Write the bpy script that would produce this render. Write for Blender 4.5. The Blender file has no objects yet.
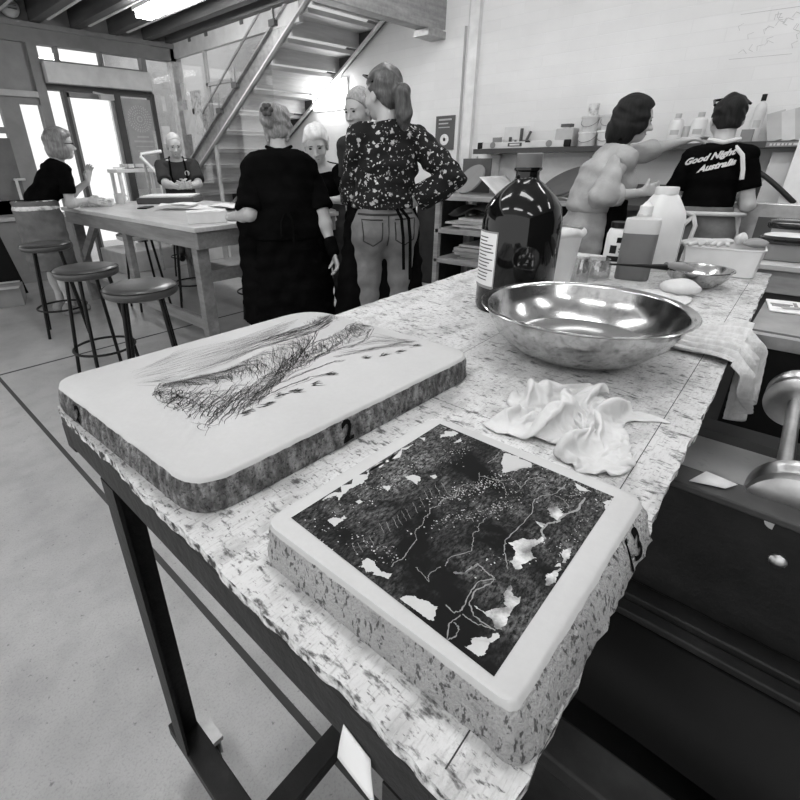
import bpy, math, random
import numpy as np
from mathutils import Vector, Matrix
random.seed(7); rng = np.random.default_rng(7)
S = bpy.context.scene; COL = S.collection
PI = math.pi

# ---------------------------------------------------------------- materials
def _mat(name):
    m = bpy.data.materials.new(name); m.use_nodes = True
    nt = m.node_tree; b = nt.nodes['Principled BSDF']
    return m, nt, b
def g(v, a=1.0): return (v, v, v, a)
def plain(name, v, rough=.6, metal=0, spec=.5, trans=0, emit=0, alpha=1, ior=1.45, coat=0):
    m, nt, b = _mat(name)
    b.inputs['Base Color'].default_value = g(v); b.inputs['Roughness'].default_value = rough
    b.inputs['Metallic'].default_value = metal; b.inputs['Specular IOR Level'].default_value = spec
    b.inputs['Transmission Weight'].default_value = trans; b.inputs['IOR'].default_value = ior
    b.inputs['Coat Weight'].default_value = coat
    if emit:
        b.inputs['Emission Color'].default_value = g(1); b.inputs['Emission Strength'].default_value = emit
    # a whisper of procedural variation so that no surface is dead flat
    if not emit and not trans:
        tc = nt.nodes.new('ShaderNodeTexCoord'); n = nt.nodes.new('ShaderNodeTexNoise')
        n.inputs['Scale'].default_value = 9; n.inputs['Detail'].default_value = 4
        r = nt.nodes.new('ShaderNodeValToRGB')
        r.color_ramp.elements[0].position = .3; r.color_ramp.elements[0].color = g(v*.9)
        r.color_ramp.elements[1].position = .7; r.color_ramp.elements[1].color = g(min(1, v*1.08))
        nt.links.new(tc.outputs['Object'], n.inputs['Vector']); nt.links.new(n.outputs['Fac'], r.inputs['Fac'])
        nt.links.new(r.outputs['Color'], b.inputs['Base Color'])
    return m
def noise_node(nt, scale, detail=6, rough=.6, stretch=None, dist=0):
    tc = nt.nodes.new('ShaderNodeTexCoord'); n = nt.nodes.new('ShaderNodeTexNoise')
    n.inputs['Scale'].default_value = scale; n.inputs['Detail'].default_value = detail
    n.inputs['Roughness'].default_value = rough; n.inputs['Distortion'].default_value = dist
    if stretch:
        mp = nt.nodes.new('ShaderNodeMapping'); mp.inputs['Scale'].default_value = stretch
        nt.links.new(tc.outputs['Object'], mp.inputs['Vector']); nt.links.new(mp.outputs['Vector'], n.inputs['Vector'])
    else: nt.links.new(tc.outputs['Object'], n.inputs['Vector'])
    return n
def ramp(nt, src, stops):
    r = nt.nodes.new('ShaderNodeValToRGB'); e = r.color_ramp.elements
    while len(e) < len(stops): e.new(.5)
    for k, (p, v) in enumerate(stops): e[k].position = p; e[k].color = g(v)
    nt.links.new(src, r.inputs['Fac']); return r.outputs['Color']
def mult(nt, a, b, mode='MULTIPLY', fac=1):
    m = nt.nodes.new('ShaderNodeMix'); m.data_type = 'RGBA'; m.blend_type = mode; m.inputs[0].default_value = fac
    nt.links.new(a, m.inputs[6]); nt.links.new(b, m.inputs[7]); return m.outputs[2]
def noisy(name, layers, rough=.6, metal=0, bump=0, bscale=40, spec=.5, coat=0, bstretch=None):
    """layers: list of (scale, stops, stretch, detail); multiplied together"""
    m, nt, b = _mat(name)
    out = None
    for L in layers:
        sc, st = L[0], L[1]; stt = L[2] if len(L) > 2 else None; det = L[3] if len(L) > 3 else 6
        c = ramp(nt, noise_node(nt, sc, det, .62, stt).outputs['Fac'], st)
        out = c if out is None else mult(nt, out, c)
    nt.links.new(out, b.inputs['Base Color'])
    b.inputs['Roughness'].default_value = rough; b.inputs['Metallic'].default_value = metal
    b.inputs['Specular IOR Level'].default_value = spec; b.inputs['Coat Weight'].default_value = coat
    if bump:
        bn = nt.nodes.new('ShaderNodeBump'); bn.inputs['Strength'].default_value = bump; bn.inputs['Distance'].default_value = .02
        nt.links.new(noise_node(nt, bscale, 5, .6, bstretch).outputs['Fac'], bn.inputs['Height']); nt.links.new(bn.outputs['Normal'], b.inputs['Normal'])
    return m
def pane_mat(name, gl=.12, tint=.96, rough=.02):
    m = bpy.data.materials.new(name); m.use_nodes = True; nt = m.node_tree; nt.nodes.clear()
    o = nt.nodes.new('ShaderNodeOutputMaterial'); mx = nt.nodes.new('ShaderNodeMixShader')
    t = nt.nodes.new('ShaderNodeBsdfTransparent'); t.inputs[0].default_value = g(tint)
    gs = nt.nodes.new('ShaderNodeBsdfGlossy'); gs.inputs['Roughness'].default_value = rough; gs.inputs[0].default_value = g(.9)
    mx.inputs[0].default_value = gl
    nt.links.new(t.outputs[0], mx.inputs[1]); nt.links.new(gs.outputs[0], mx.inputs[2]); nt.links.new(mx.outputs[0], o.inputs[0])
    return m
def brick_mat(name, v=.8):
    m, nt, b = _mat(name)
    tc = nt.nodes.new('ShaderNodeTexCoord'); sp = nt.nodes.new('ShaderNodeSeparateXYZ'); cb = nt.nodes.new('ShaderNodeCombineXYZ')
    nt.links.new(tc.outputs['Object'], sp.inputs[0]); nt.links.new(sp.outputs['Y'], cb.inputs['X']); nt.links.new(sp.outputs['Z'], cb.inputs['Y'])
    br = nt.nodes.new('ShaderNodeTexBrick'); br.inputs['Scale'].default_value = 1
    br.inputs['Brick Width'].default_value = .46; br.inputs['Row Height'].default_value = .088; br.inputs['Mortar Size'].default_value = .004
    br.inputs['Mortar Smooth'].default_value = .6
    br.inputs['Color1'].default_value = g(v); br.inputs['Color2'].default_value = g(v*.97); br.inputs['Mortar'].default_value = g(v*.95)
    nt.links.new(cb.outputs[0], br.inputs['Vector'])
    n = noise_node(nt, 1.6, 8)
    col = mult(nt, br.outputs['Color'], ramp(nt, n.outputs['Fac'], [(.3, .9), (.7, 1)]))
    nt.links.new(col, b.inputs['Base Color']); b.inputs['Roughness'].default_value = .55
    bp = nt.nodes.new('ShaderNodeBump'); bp.inputs['Strength'].default_value = .25; bp.inputs['Distance'].default_value = .008; bp.invert = True
    nt.links.new(br.outputs['Fac'], bp.inputs['Height']); nt.links.new(bp.outputs['Normal'], b.inputs['Normal'])
    return m

M = {}
M['wall'] = brick_mat('painted_brick', .84)
M['white'] = plain('white_paint', .8, .5)
M['offwhite'] = plain('off_white', .66, .6)
M['lightgrey'] = plain('light_grey', .5, .6)
M['midgrey'] = plain('mid_grey', .25, .6)
M['framegrey'] = plain('frame_grey', .11, .55, 0, .3)
M['darkgrey'] = plain('dark_grey', .06, .55)
M['black'] = plain('black_paint', .006, .6, 0, .2)
M['blackmetal'] = noisy('black_metal', [(14, [(.3, .004), (.75, .014)])], .5, 0, .1, 60, .25)
M['steel_dark'] = noisy('dark_steel', [(10, [(.25, .005), (.6, .014), (.8, .035)])], .5, 0, .12, 50, .25)
M['steel'] = noisy('steel', [(16, [(.3, .45), (.7, .68)]), (45, [(.35, .7), (.5, 1)], None, 8)], .17, 1, .02, 30)
M['steelbrush'] = noisy('brushed_steel', [(20, [(.3, .45), (.7, .62)])], .3, 1, .02, 40)
M['wood'] = noisy('grey_wood', [(3, [(.3, .28), (.5, .36), (.7, .46)], (1, 1, 9)), (30, [(.3, .8), (.6, 1)], (1, .25, 1))], .55, 0, .06, 60)
M['woodx'] = noisy('table_wood', [(4, [(.3, .17), (.5, .24), (.7, .34)], (1, .35, 2)), (40, [(.3, .75), (.6, 1)], (1, .1, 1))], .5, 0, .06, 60)
M['woodtop'] = noisy('table_top_wood', [(4, [(.3, .42), (.7, .62)], (2, .4, 1)), (50, [(.3, .85), (.6, 1)], (1, .12, 1))], .35, 0, .03, 60)
M['step'] = noisy('stair_timber', [(3, [(.3, .44), (.5, .54), (.7, .64)], (.4, 4, 4)), (26, [(.3, .82), (.6, 1)], (.12, 1, 1))], .5, 0, .05, 60)
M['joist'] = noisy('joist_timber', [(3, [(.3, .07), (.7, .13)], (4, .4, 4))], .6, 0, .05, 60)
M['galv'] = noisy('galvanised', [(18, [(.3, .3), (.7, .5)])], .4, .7, .02, 40)
M['floor'] = noisy('concrete_floor', [(1.1, [(.3, .33), (.5, .40), (.7, .47)]), (7, [(.35, .86), (.55, 1)]), (60, [(.27, .5), (.36, 1)], None, 3), (170, [(.3, .78), (.5, 1)], None, 4)], .3, 0, .05, 90)
M['joint'] = plain('floor_joint', .05, .8)
M['glass'] = pane_mat('window_glass', .06)
M['glass_partition'] = pane_mat('partition_glass', .10, .93)
M['paper'] = plain('paper', .8, .7)
M['paper_grey'] = noisy('printed_paper', [(22, [(.35, .35), (.5, .7), (.7, .82)])], .7)
M['skin'] = noisy('skin', [(8, [(.3, .40), (.7, .5)])], .5, 0, .02, 90)
M['skin_dark'] = plain('lips', .2, .5)
M['cloth_black'] = noisy('black_cloth', [(6, [(.3, .002), (.7, .006)])], .95, 0, .25, 18, .02)
M['cloth_dark'] = noisy('dark_cloth', [(6, [(.3, .03), (.7, .05)])], .9, 0, .25, 18, .05)
M['cloth_grey'] = noisy('grey_cloth', [(8, [(.3, .1), (.7, .17)])], .85, 0, .3, 22, .2)
M['cloth_light'] = noisy('light_cloth', [(7, [(.3, .34), (.7, .46)])], .85, 0, .4, 16, .2)
M['denim'] = noisy('denim', [(9, [(.3, .13), (.7, .2)])], .85, 0, .4, 20, .2)
M['denim_light'] = noisy('pale_trousers', [(9, [(.3, .28), (.7, .4)])], .85, 0, .4, 20, .2)
M['cotton'] = noisy('white_cotton', [(12, [(.3, .56), (.7, .66)])], .9, 0, .15, 30, .1)
M['gauze'] = noisy('cheesecloth', [(14, [(.3, .5), (.7, .72)], (1, 5, 1)), (60, [(.3, .85), (.7, 1)])], .9, 0, .3, 60, .1)
M['rubber'] = plain('rubber', .02, .6)
M['vinyl'] = noisy('grey_vinyl', [(6, [(.3, .045), (.7, .07)])], .3, 0, .03, 30)
M['plastic_white'] = plain('white_plastic', .72, .4)
M['plastic_grey'] = plain('grey_plastic', .13, .45)
M['plastic_black'] = plain('black_plastic', .006, .4, 0, .3)
M['lamp'] = plain('lamp_tube', .9, emit=34); M['lamp_soft'] = plain('wall_lamp_tube', .9, emit=12)
M['lamp_fill'] = plain('fill_lamp_diffuser', .9, emit=12)  # glow of the added, unseen hall lamps
M['stone_top'] = noisy('stone_face', [(5, [(.3, .47), (.7, .52)]), (160, [(.3, .96), (.7, 1)])], .5, 0, .01, 200)
M['stone_side'] = noisy('stone_side', [(70, [(.32, .05), (.5, .2), (.66, .48)], (1, 1, .45)), (240, [(.36, .3), (.48, 1)], None, 4), (18, [(.35, .6), (.55, 1)])], .9, 0, .9, 170)
M['stone_side_pale'] = noisy('stone_side_pale', [(12, [(.3, .36), (.6, .50)]), (210, [(.36, .25), (.44, 1)], (1, 1, .5), 2), (420, [(.35, .75), (.5, 1)], None, 3), (28, [(.3, .7), (.42, 1)])], .9, 0, .7, 230)
M['crayon'] = plain('crayon_line', .05, .9)
M['crayon_light'] = plain('soft_crayon_line', .2, .9)
def ink_mat(name):
    m, nt, b = _mat(name)
    big = ramp(nt, noise_node(nt, 9, 5, .55, None, .4).outputs['Fac'], [(.40, 0), (.66, 1)]); fine = ramp(nt, noise_node(nt, 150, 9, .75, (1, 2.2, 1)).outputs['Fac'], [(.42, 0), (.66, 1)])
    mid = ramp(nt, noise_node(nt, 34, 8, .7, None, 1.2).outputs['Fac'], [(.4, .15), (.64, 1)])
    f = mult(nt, mult(nt, big, fine), mid)
    mx = nt.nodes.new('ShaderNodeMix'); mx.data_type = 'RGBA'; nt.links.new(f, mx.inputs[0]); mx.inputs[6].default_value = g(.009); mx.inputs[7].default_value = g(.42)
    nt.links.new(mx.outputs[2], b.inputs['Base Color']); b.inputs['Roughness'].default_value = .8; b.inputs['Specular IOR Level'].default_value = .08
    return m
M['ink'] = ink_mat('press_ink')
M['ink_worn'] = noisy('worn_ink', [(45, [(.38, .62), (.52, .3), (.62, .12)])], .5)
M['ink_vein'] = plain('bare_vein', .24, .6)
M['marker'] = plain('marker_black', .006, .9, 0, .05)
M['tabletop'] = noisy('painted_table', [(5, [(.3, .50), (.55, .62), (.75, .70)]),
    (95, [(.33, .14), (.39, .5), (.445, 1)], (1.0, .4, 1), 10), (230, [(.34, .2), (.43, 1)], (1, .4, 1), 6), (330, [(.3, .7), (.48, 1)], (.2, 1, 1), 3), (16, [(.34, .66), (.5, 1)], (.6, 1.2, 1), 10)], .6, 0, .2, 130)
M['ply_edge'] = noisy('chipped_edge', [(70, [(.42, .04), (.5, .45), (.6, .7)])], .8, 0, .3, 90)

# ---------------------------------------------------------------- mesh helpers
class MB:
    def __init__(s): s.v = []; s.f = []; s.m = []; s.mi = 0
    def add(s, vs, fs):
        o = len(s.v); s.v += [tuple(map(float, p)) for p in vs]
        for f in fs: s.f.append(tuple(i+o for i in f)); s.m.append(s.mi)
        return s
    def box(s, c, d, rz=0, R=None):
        x, y, z = d[0]/2, d[1]/2, d[2]/2
        vs = [Vector((a*x, b*y, e*z)) for a in (-1, 1) for b in (-1, 1) for e in (-1, 1)]
        Rm = R if R is not None else Matrix.Rotation(rz, 3, 'Z')
        vs = [Rm @ p + Vector(c) for p in vs]
        return s.add(vs, [(0, 1, 3, 2), (4, 6, 7, 5), (0, 4, 5, 1), (2, 3, 7, 6), (0, 2, 6, 4), (1, 5, 7, 3)])
    def b2(s, lo, hi): return s.box([(a+b)/2 for a, b in zip(lo, hi)], [abs(b-a) for a, b in zip(lo, hi)])
    def bar(s, p, q, w, h, up=(0, 0, 1)):
        p, q = Vector(p), Vector(q); d = (q-p).normalized(); u = Vector(up)
        if abs(d.dot(u)) > .98: u = Vector((1, 0, 0))
        r = d.cross(u).normalized(); u = r.cross(d)
        vs = [a + r*(i*w/2) + u*(j*h/2) for a in (p, q) for i in (-1, 1) for j in (-1, 1)]
        return s.add(vs, [(0, 1, 3, 2), (4, 6, 7, 5), (0, 4, 5, 1), (2, 3, 7, 6), (0, 2, 6, 4), (1, 5, 7, 3)])
    def tube(s, pts, r, n=10, closed=False, cap=True):
        P = [Vector(p) for p in pts]; N = len(P); rs = r if hasattr(r, '__len__') else [r]*N
        vs = []; prev = None
        for i in range(N):
            if closed: t = P[(i+1) % N]-P[i-1]
            else: t = P[min(i+1, N-1)]-P[max(i-1, 0)]
            t.normalize()
            if prev is None:
                a = Vector((0, 0, 1)) if abs(t.z) < .9 else Vector((1, 0, 0)); prev = a.cross(t).normalized()
            prev = (prev - t*prev.dot(t)).normalized(); bn = t.cross(prev)
            for k in range(n):
                an = 2*PI*k/n; vs.append(P[i]+(prev*math.cos(an)+bn*math.sin(an))*rs[i])
        fs = []
        for i in range(N if closed else N-1):
            a, b = i*n, ((i+1) % N)*n
            for k in range(n): fs.append((a+k, a+(k+1) % n, b+(k+1) % n, b+k))
        if cap and not closed: fs += [tuple(range(n-1, -1, -1)), tuple(range((N-1)*n, N*n))]
        return s.add(vs, fs)
    def lathe(s, prof, c=(0, 0, 0), n=32, axis=None, sx=1, sy=1):
        c = Vector(c); R = Matrix.Identity(3) if axis is None else Vector((0, 0, 1)).rotation_difference(Vector(axis)).to_matrix()
        vs = [c + R @ Vector((r*math.cos(2*PI*k/n)*sx, r*math.sin(2*PI*k/n)*sy, h)) for r, h in prof for k in range(n)]
        fs = []
        for i in range(len(prof)-1):
            for k in range(n): fs.append((i*n+k, i*n+(k+1) % n, (i+1)*n+(k+1) % n, (i+1)*n+k))
        if prof[0][0] > 1e-6: fs.append(tuple(range(n-1, -1, -1)))
        if prof[-1][0] > 1e-6: fs.append(tuple((len(prof)-1)*n+k for k in range(n)))
        return s.add(vs, fs)
    def cyl(s, p, q, r, n=16):
        return s.tube([p, q], r, n)
    def prism(s, poly, z0, z1):
        n = len(poly); vs = [(x, y, z0) for x, y in poly]+[(x, y, z1) for x, y in poly]
        return s.add(vs, [tuple(range(n-1, -1, -1)), tuple(range(n, 2*n))]+[(i, (i+1) % n, n+(i+1) % n, n+i) for i in range(n)])
    def grid(s, fn, nu, nv, thick=0):
        vs = [fn(i/nu, j/nv) for i in range(nu+1) for j in range(nv+1)]
        W = nv+1
        return s.add(vs, [(i*W+j, (i+1)*W+j, (i+1)*W+j+1, i*W+j+1) for i in range(nu) for j in range(nv)])
    def ell(s, c, r, n=14, R=None):
        vs = []; c = Vector(c); m = n//2+1
        for i in range(m+1):
            th = PI*i/m
            for k in range(n):
                p = Vector((r[0]*math.sin(th)*math.cos(2*PI*k/n), r[1]*math.sin(th)*math.sin(2*PI*k/n), r[2]*math.cos(th)))
                vs.append(c + (R @ p if R is not None else p))
        fs = [(i*n+k, (i+1)*n+k, (i+1)*n+(k+1) % n, i*n+(k+1) % n) for i in range(m) for k in range(n)]
        return s.add(vs, fs)
    def strip(s, pts, w, zoff=0):
        """flat ribbon lying on z, widths w (scalar or list)"""
        P = [Vector((p[0], p[1], p[2] if len(p) > 2 else zoff)) for p in pts]; N = len(P)
        ws = w if hasattr(w, '__len__') else [w]*N
        vs = []
        for i in range(N):
            t = P[min(i+1, N-1)]-P[max(i-1, 0)]; t.z = 0
            if t.length < 1e-9: t = Vector((1, 0, 0))
            t.normalize(); nn = Vector((-t.y, t.x, 0))
            vs += [P[i]+nn*ws[i]/2, P[i]-nn*ws[i]/2]
        return s.add(vs, [(2*i, 2*i+1, 2*i+3, 2*i+2) for i in range(N-1)])
    def mesh(s, name, mats, origin=(0, 0, 0), smooth=40):
        me = bpy.data.meshes.new(name)
        o = Vector(origin); me.from_pydata([tuple(Vector(p)-o) for p in s.v], [], s.f)
        for m in (mats if isinstance(mats, (list, tuple)) else [mats]): me.materials.append(m)
        me.polygons.foreach_set('material_index', s.m)
        me.validate()
        if smooth:
            me.polygons.foreach_set('use_smooth', [True]*len(me.polygons)); me.set_sharp_from_angle(angle=math.radians(smooth))
        me.update(); return me

def root_of(o):
    while o.parent: o = o.parent
    return o
def obj(name, mb, mats, parent=None, loc=None, smooth=40, bevel=0, solid=0, label=None):
    origin = Vector((0, 0, 0))
    if parent is not None: origin = root_of(parent).location.copy()
    elif loc is not None: origin = Vector(loc)
    me = mb.mesh(name, mats, origin, smooth)
    o = bpy.data.objects.new(name, me); COL.objects.link(o)
    if parent is not None: o.parent = parent
    else: o.location = origin
    if solid:
        m = o.modifiers.new('thick', 'SOLIDIFY'); m.thickness = solid; m.offset = 0
    if bevel:
        m = o.modifiers.new('bev', 'BEVEL'); m.width = bevel; m.segments = 2; m.limit_method = 'ANGLE'
    if label: o['label'] = label
    return o
def thing(name, label, cat, loc=(0, 0, 0), group=None):
    o = bpy.data.objects.new(name, None); COL.objects.link(o); o.location = loc; o.empty_display_size = .05
    o['label'] = label; o['category'] = cat
    if group: o['group'] = group
    return o
def tag(o, label, cat, group=None, kind=None):
    o['label'] = label; o['category'] = cat
    if group: o['group'] = group
    if kind: o['kind'] = kind
    return o
def struct(name, mb, mat, parent=None, loc=None, smooth=40, bevel=0):
    o = obj(name, mb, mat, parent, loc, smooth, bevel)
    if parent is None: o['kind'] = 'structure'
    return o
from mathutils.bvhtree import BVHTree
def wrap(bvh, origin_pts, direction, off, far=1.0):
    out = []; d = Vector(direction).normalized()
    for p in origin_pts:
        h = bvh.ray_cast(Vector(p)-d*far*.5, d, far); q = h[0] if h[0] is not None else Vector(p)
        out.append(q-d*off)
    return out
def copy_tree(o, parent=None):
    c = o.copy(); COL.objects.link(c)
    if parent is not None: c.parent = parent
    for ch in list(o.children): copy_tree(ch, c)
    return c
def text_mb(body, size, shear=0, bold=0, align='CENTER'):
    cu = bpy.data.curves.new('t', 'FONT'); cu.body = body; cu.size = size; cu.shear = shear; cu.offset = bold
    cu.align_x = align; cu.align_y = 'CENTER'; cu.resolution_u = 3
    o = bpy.data.objects.new('t', cu); COL.objects.link(o)
    dg = bpy.context.evaluated_depsgraph_get(); dg.update()
    me = bpy.data.meshes.new_from_object(o.evaluated_get(dg))
    vs = [v.co.copy() for v in me.vertices]; fs = [tuple(p.vertices) for p in me.polygons]
    bpy.data.objects.remove(o); bpy.data.meshes.remove(me); bpy.data.curves.remove(cu)
    return vs, fs
def add_text(mb, body, size, c, ux, uy, **k):
    vs, fs = text_mb(body, size, **k); c, ux, uy = Vector(c), Vector(ux), Vector(uy)
    mb.add([c+ux*p.x+uy*p.y for p in vs], fs); return mb
def jag(poly, amp, n=4):
    out = []
    for i in range(len(poly)):
        a, b = Vector(poly[i]), Vector(poly[(i+1) % len(poly)])
        for k in range(n):
            p = a.lerp(b, k/n); d = (b-a).length
            out.append((p.x+random.gauss(0, amp*d), p.y+random.gauss(0, amp*d)))
    return out
def samp(poly, t):
    t = max(0, min(1, t))*(len(poly)-1); i = min(int(t), len(poly)-2); f = t-i
    a, b = poly[i], poly[i+1]; return Vector((a[0]+(b[0]-a[0])*f, a[1]+(b[1]-a[1])*f))

# ---------------------------------------------------------------- camera and render settings
cd = bpy.data.cameras.new('camera'); cam = bpy.data.objects.new('camera', cd); COL.objects.link(cam)
f_px, pitch, roll, yaw = 473.38, math.radians(24.600), math.radians(-.8757), math.radians(46.1086)
fw = Vector((math.sin(yaw)*math.cos(pitch), math.cos(yaw)*math.cos(pitch), -math.sin(pitch)))
r0 = Vector((math.cos(yaw), -math.sin(yaw), 0)); u0 = r0.cross(fw)
rr = r0*math.cos(roll)+u0*math.sin(roll); uu = -r0*math.sin(roll)+u0*math.cos(roll)
mw = Matrix((rr, uu, -fw)).transposed().to_4x4(); mw.translation = Vector((0, 0, 1.28)); cam.matrix_world = mw
cd.sensor_width = 36; cd.sensor_fit = 'HORIZONTAL'; cd.lens = f_px*36/800; cd.shift_x = (400-357.03)/800; cd.shift_y = (375.93-400)/800
cd.clip_start = .02
S.camera = cam
S.view_settings.view_transform = 'Standard'; S.view_settings.look = 'None'; S.view_settings.gamma = 1
S.view_settings.use_curve_mapping = False
S.view_settings.exposure = 0.1
w = bpy.data.worlds.new('world'); S.world = w; w.use_nodes = True
bg = w.node_tree.nodes['Background']; bg.inputs[0].default_value = g(1); bg.inputs[1].default_value = 1.25
S.cycles.use_denoising = True
S.cycles.max_bounces = 8; S.cycles.transparent_max_bounces = 16
S.cycles.sample_clamp_indirect = 6

# the rag is a real cloth drop, run once in the still empty scene
def sim_rag(n=58, frames=40):
    """a square of cotton dropped in a bunch onto a flat top; returns its settled shape"""
    me = bpy.data.meshes.new('cloth_sim'); W = .38; vs = []; cr = []
    for i in range(n+1):
        for j in range(n+1):
            s, t = (i/n-.5)*W, (j/n-.5)*W
            vs.append((s, t, .05))
            x = .72*s+.012*math.sin(t*24+1); y = .50*t+.015*math.sin(s*17+.5)
            z = .05+.022*math.sin(t*48+1.6*math.sin(s*14+.6))+.012*math.sin(s*30+1.3*math.sin(t*15+1.1))+.02*math.exp(-((s+.10)**2+(t-.06)**2)/.004)
            cr.append((x, y, z))
    fs = [(i*(n+1)+j, (i+1)*(n+1)+j, (i+1)*(n+1)+j+1, i*(n+1)+j+1) for i in range(n) for j in range(n)]
    me.from_pydata(vs, [], fs); o = bpy.data.objects.new('cloth_sim', me); S.collection.objects.link(o)
    o.shape_key_add(name='Basis'); k = o.shape_key_add(name='bunch')
    for i, p in enumerate(cr): k.data[i].co = p
    k.value = 1
    m = o.modifiers.new('Cloth', 'CLOTH'); st = m.settings; st.quality = 6; st.mass = .12; st.tension_stiffness = 18; st.compression_stiffness = 18; st.shear_stiffness = 6; st.bending_stiffness = .35
    st.tension_damping = 12; st.compression_damping = 12; st.shear_damping = 8; st.bending_damping = 2; st.air_damping = 4; st.rest_shape_key = me.shape_keys.key_blocks['Basis']
    cs = m.collision_settings; cs.use_collision = True; cs.distance_min = .002; cs.use_self_collision = True; cs.self_distance_min = .0015; cs.self_friction = 20; cs.collision_quality = 3
    gm = bpy.data.meshes.new('cloth_floor'); gm.from_pydata([(-1, -1, 0), (1, -1, 0), (1, 1, 0), (-1, 1, 0)], [], [(0, 1, 2, 3)]); go = bpy.data.objects.new('cloth_floor', gm); S.collection.objects.link(go)
    cm = go.modifiers.new('Collision', 'COLLISION'); go.collision.thickness_outer = .002; go.collision.cloth_friction = 30
    m.point_cache.frame_start = 1; m.point_cache.frame_end = frames
    for f in range(1, frames+1): S.frame_set(f)
    dg = bpy.context.evaluated_depsgraph_get(); ev = o.evaluated_get(dg); em = ev.to_mesh()
    out = np.array([v.co[:] for v in em.vertices]); ev.to_mesh_clear()
    S.frame_set(1)
    for q in (o, go): bpy.data.objects.remove(q)
    return out, fs
RAG_SHAPE, RAG_FACES = sim_rag()
# ================================================================ the room
WX = 4.9      # back wall
WY = 7.0      # shop front
struct('floor', MB().b2((-3, -4, -.1), (6, 9.4, 0)), M['floor'])
mb = MB(); mb.b2((.405, -1, .0), (.425, 3.73, .001)); struct('trim_1', mb, M['joint'])
mb = MB(); mb.b2((-3, 3.72, .0), (4.9, 3.74, .0012)); struct('trim_2', mb, M['joint'])
mb = MB(); mb.b2((.36, 3.74, .0), (.38, 7, .001)); struct('trim_3', mb, M['joint'])
struct('wall_back', MB().b2((WX, -4, 0), (WX+.15, 9.4, 3.3)), M['wall'])
struct('wall_far', MB().b2((3.78, 9.2, 0), (WX, 9.35, 3.3)), M['white'])
struct('wall_light_block', MB().b2((-3, -4.15, 0), (WX+.15, -4, 3.3)), M['darkgrey'])  # unseen dark wall added to cut the side light on the press
struct('ceiling', MB().b2((-3, -4, 3.3), (WX+.15, 3.3, 3.4)), M['white'])
# mezzanine: boards above the joists, header beam, joists
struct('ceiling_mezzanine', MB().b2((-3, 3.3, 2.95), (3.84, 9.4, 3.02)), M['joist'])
struct('trim_4', MB().b2((2.3, 3.38, 2.44), (WX, 3.5, 2.86)), M['wood'], bevel=.006)
jx = [3.70, -2.2, -1.77, -1.34, -.91, -.48, -.05, .38, .81, 1.24, 1.67, 2.13, 2.55, 2.98, 3.4]
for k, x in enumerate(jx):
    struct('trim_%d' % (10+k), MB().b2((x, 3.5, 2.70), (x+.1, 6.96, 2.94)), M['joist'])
for k, x in enumerate([1.67, 2.13, 2.55, 2.98]):   # pale strips paint the lamp light caught on the joist edges
    struct('trim_%d' % (30+k), MB().b2((x+.1, 3.6, 2.69), (x+.125, 6.7, 2.735)), M['offwhite'])
# shop front
struct('trim_5', MB().b2((-3, 6.93, 2.5), (3.8, 7.06, 2.68)).b2((-3, 6.9, 2.64), (3.8, 6.94, 2.69)), M['midgrey'])
struct('wall_left', MB().b2((-3, 6.97, 2.68), (3.8, 7.1, 2.95)).b2((-3, 6.98, 2.02), (2.03, 7.06, 2.5)), plain('panel_grey', .28, .6))
struct('trim_6', MB().b2((-3, 6.92, 1.97), (2.03, 7.05, 2.03)), M['lightgrey'])
struct('trim_7', MB().b2((2.03, 6.92, 0), (2.13, 7.06, 2.5)), M['midgrey'])
struct('trim_8', MB().b2((1.63, 6.95, 0), (1.82, 7.04, 1.97)).b2((1.82, 6.95, 1.90), (2.03, 7.04, 1.97)), M['midgrey'])
struct('window_1', MB().b2((1.82, 6.98, .72), (2.03, 6.995, 1.9)), M['glass'])
struct('window_2', MB().b2((.3, 6.98, .1), (1.63, 6.995, 1.97)), M['glass'])
struct('trim_9', MB().b2((.3, 6.95, 1.6), (1.63, 7.04, 1.66)).b2((.3, 6.95, .0), (1.63, 7.04, .9)), M['midgrey'])
mb = MB(); mb.b2((2.13, 6.95, 2.33), (3.36, 7.05, 2.36)); mb.b2((2.32, 6.96, 2.36), (2.36, 7.04, 2.5)); mb.b2((2.81, 6.96, 2.36), (2.85, 7.04, 2.5)); mb.b2((3.32, 6.94, 2.1), (3.38, 7.05, 2.5))
struct('trim_24', mb, M['midgrey'])
struct('window_3', MB().b2((2.13, 6.99, 2.36), (3.34, 7.0, 2.5)), M['glass'])
sg = MB().b2((2.14, 6.84, 2.12), (3.36, 6.98, 2.33)); struct('trim_25', sg, M['offwhite'], bevel=.006)
mb = MB(); mb.b2((2.13, 6.94, 2.06), (3.4, 7.06, 2.12)); mb.b2((2.30, 6.95, 0), (2.34, 7.05, 2.06)); mb.b2((2.88, 6.93, 0), (2.96, 7.06, 2.06)); mb.b2((3.36, 6.93, 0), (3.41, 7.06, 2.1))
struct('trim_26', mb, M['darkgrey'])
struct('window_4', MB().b2((2.13, 6.98, .1), (2.3, 6.99, 2.06)), M['glass'])
d = struct('door_1', MB().b2((2.34, 6.96, .02), (2.37, 7.02, 2.05)).b2((2.86, 6.96, .02), (2.88, 7.02, 2.05)).b2((2.34, 6.96, 2.0), (2.88, 7.02, 2.05)).b2((2.34, 6.96, .02), (2.88, 7.02, .12)), M['midgrey'])
obj('door_pane', MB().b2((2.37, 6.985, .12), (2.86, 6.995, 2.0)), M['glass'], d)
obj('door_closer', MB().b2((2.70, 6.88, 1.99), (2.86, 6.95, 2.05)).bar((2.62, 6.88, 2.06), (2.84, 6.9, 2.03), .02, .02), M['lightgrey'], d)
struct('window_5', MB().b2((2.97, 6.985, .1), (3.36, 6.995, 2.05)), M['glass'])
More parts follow.
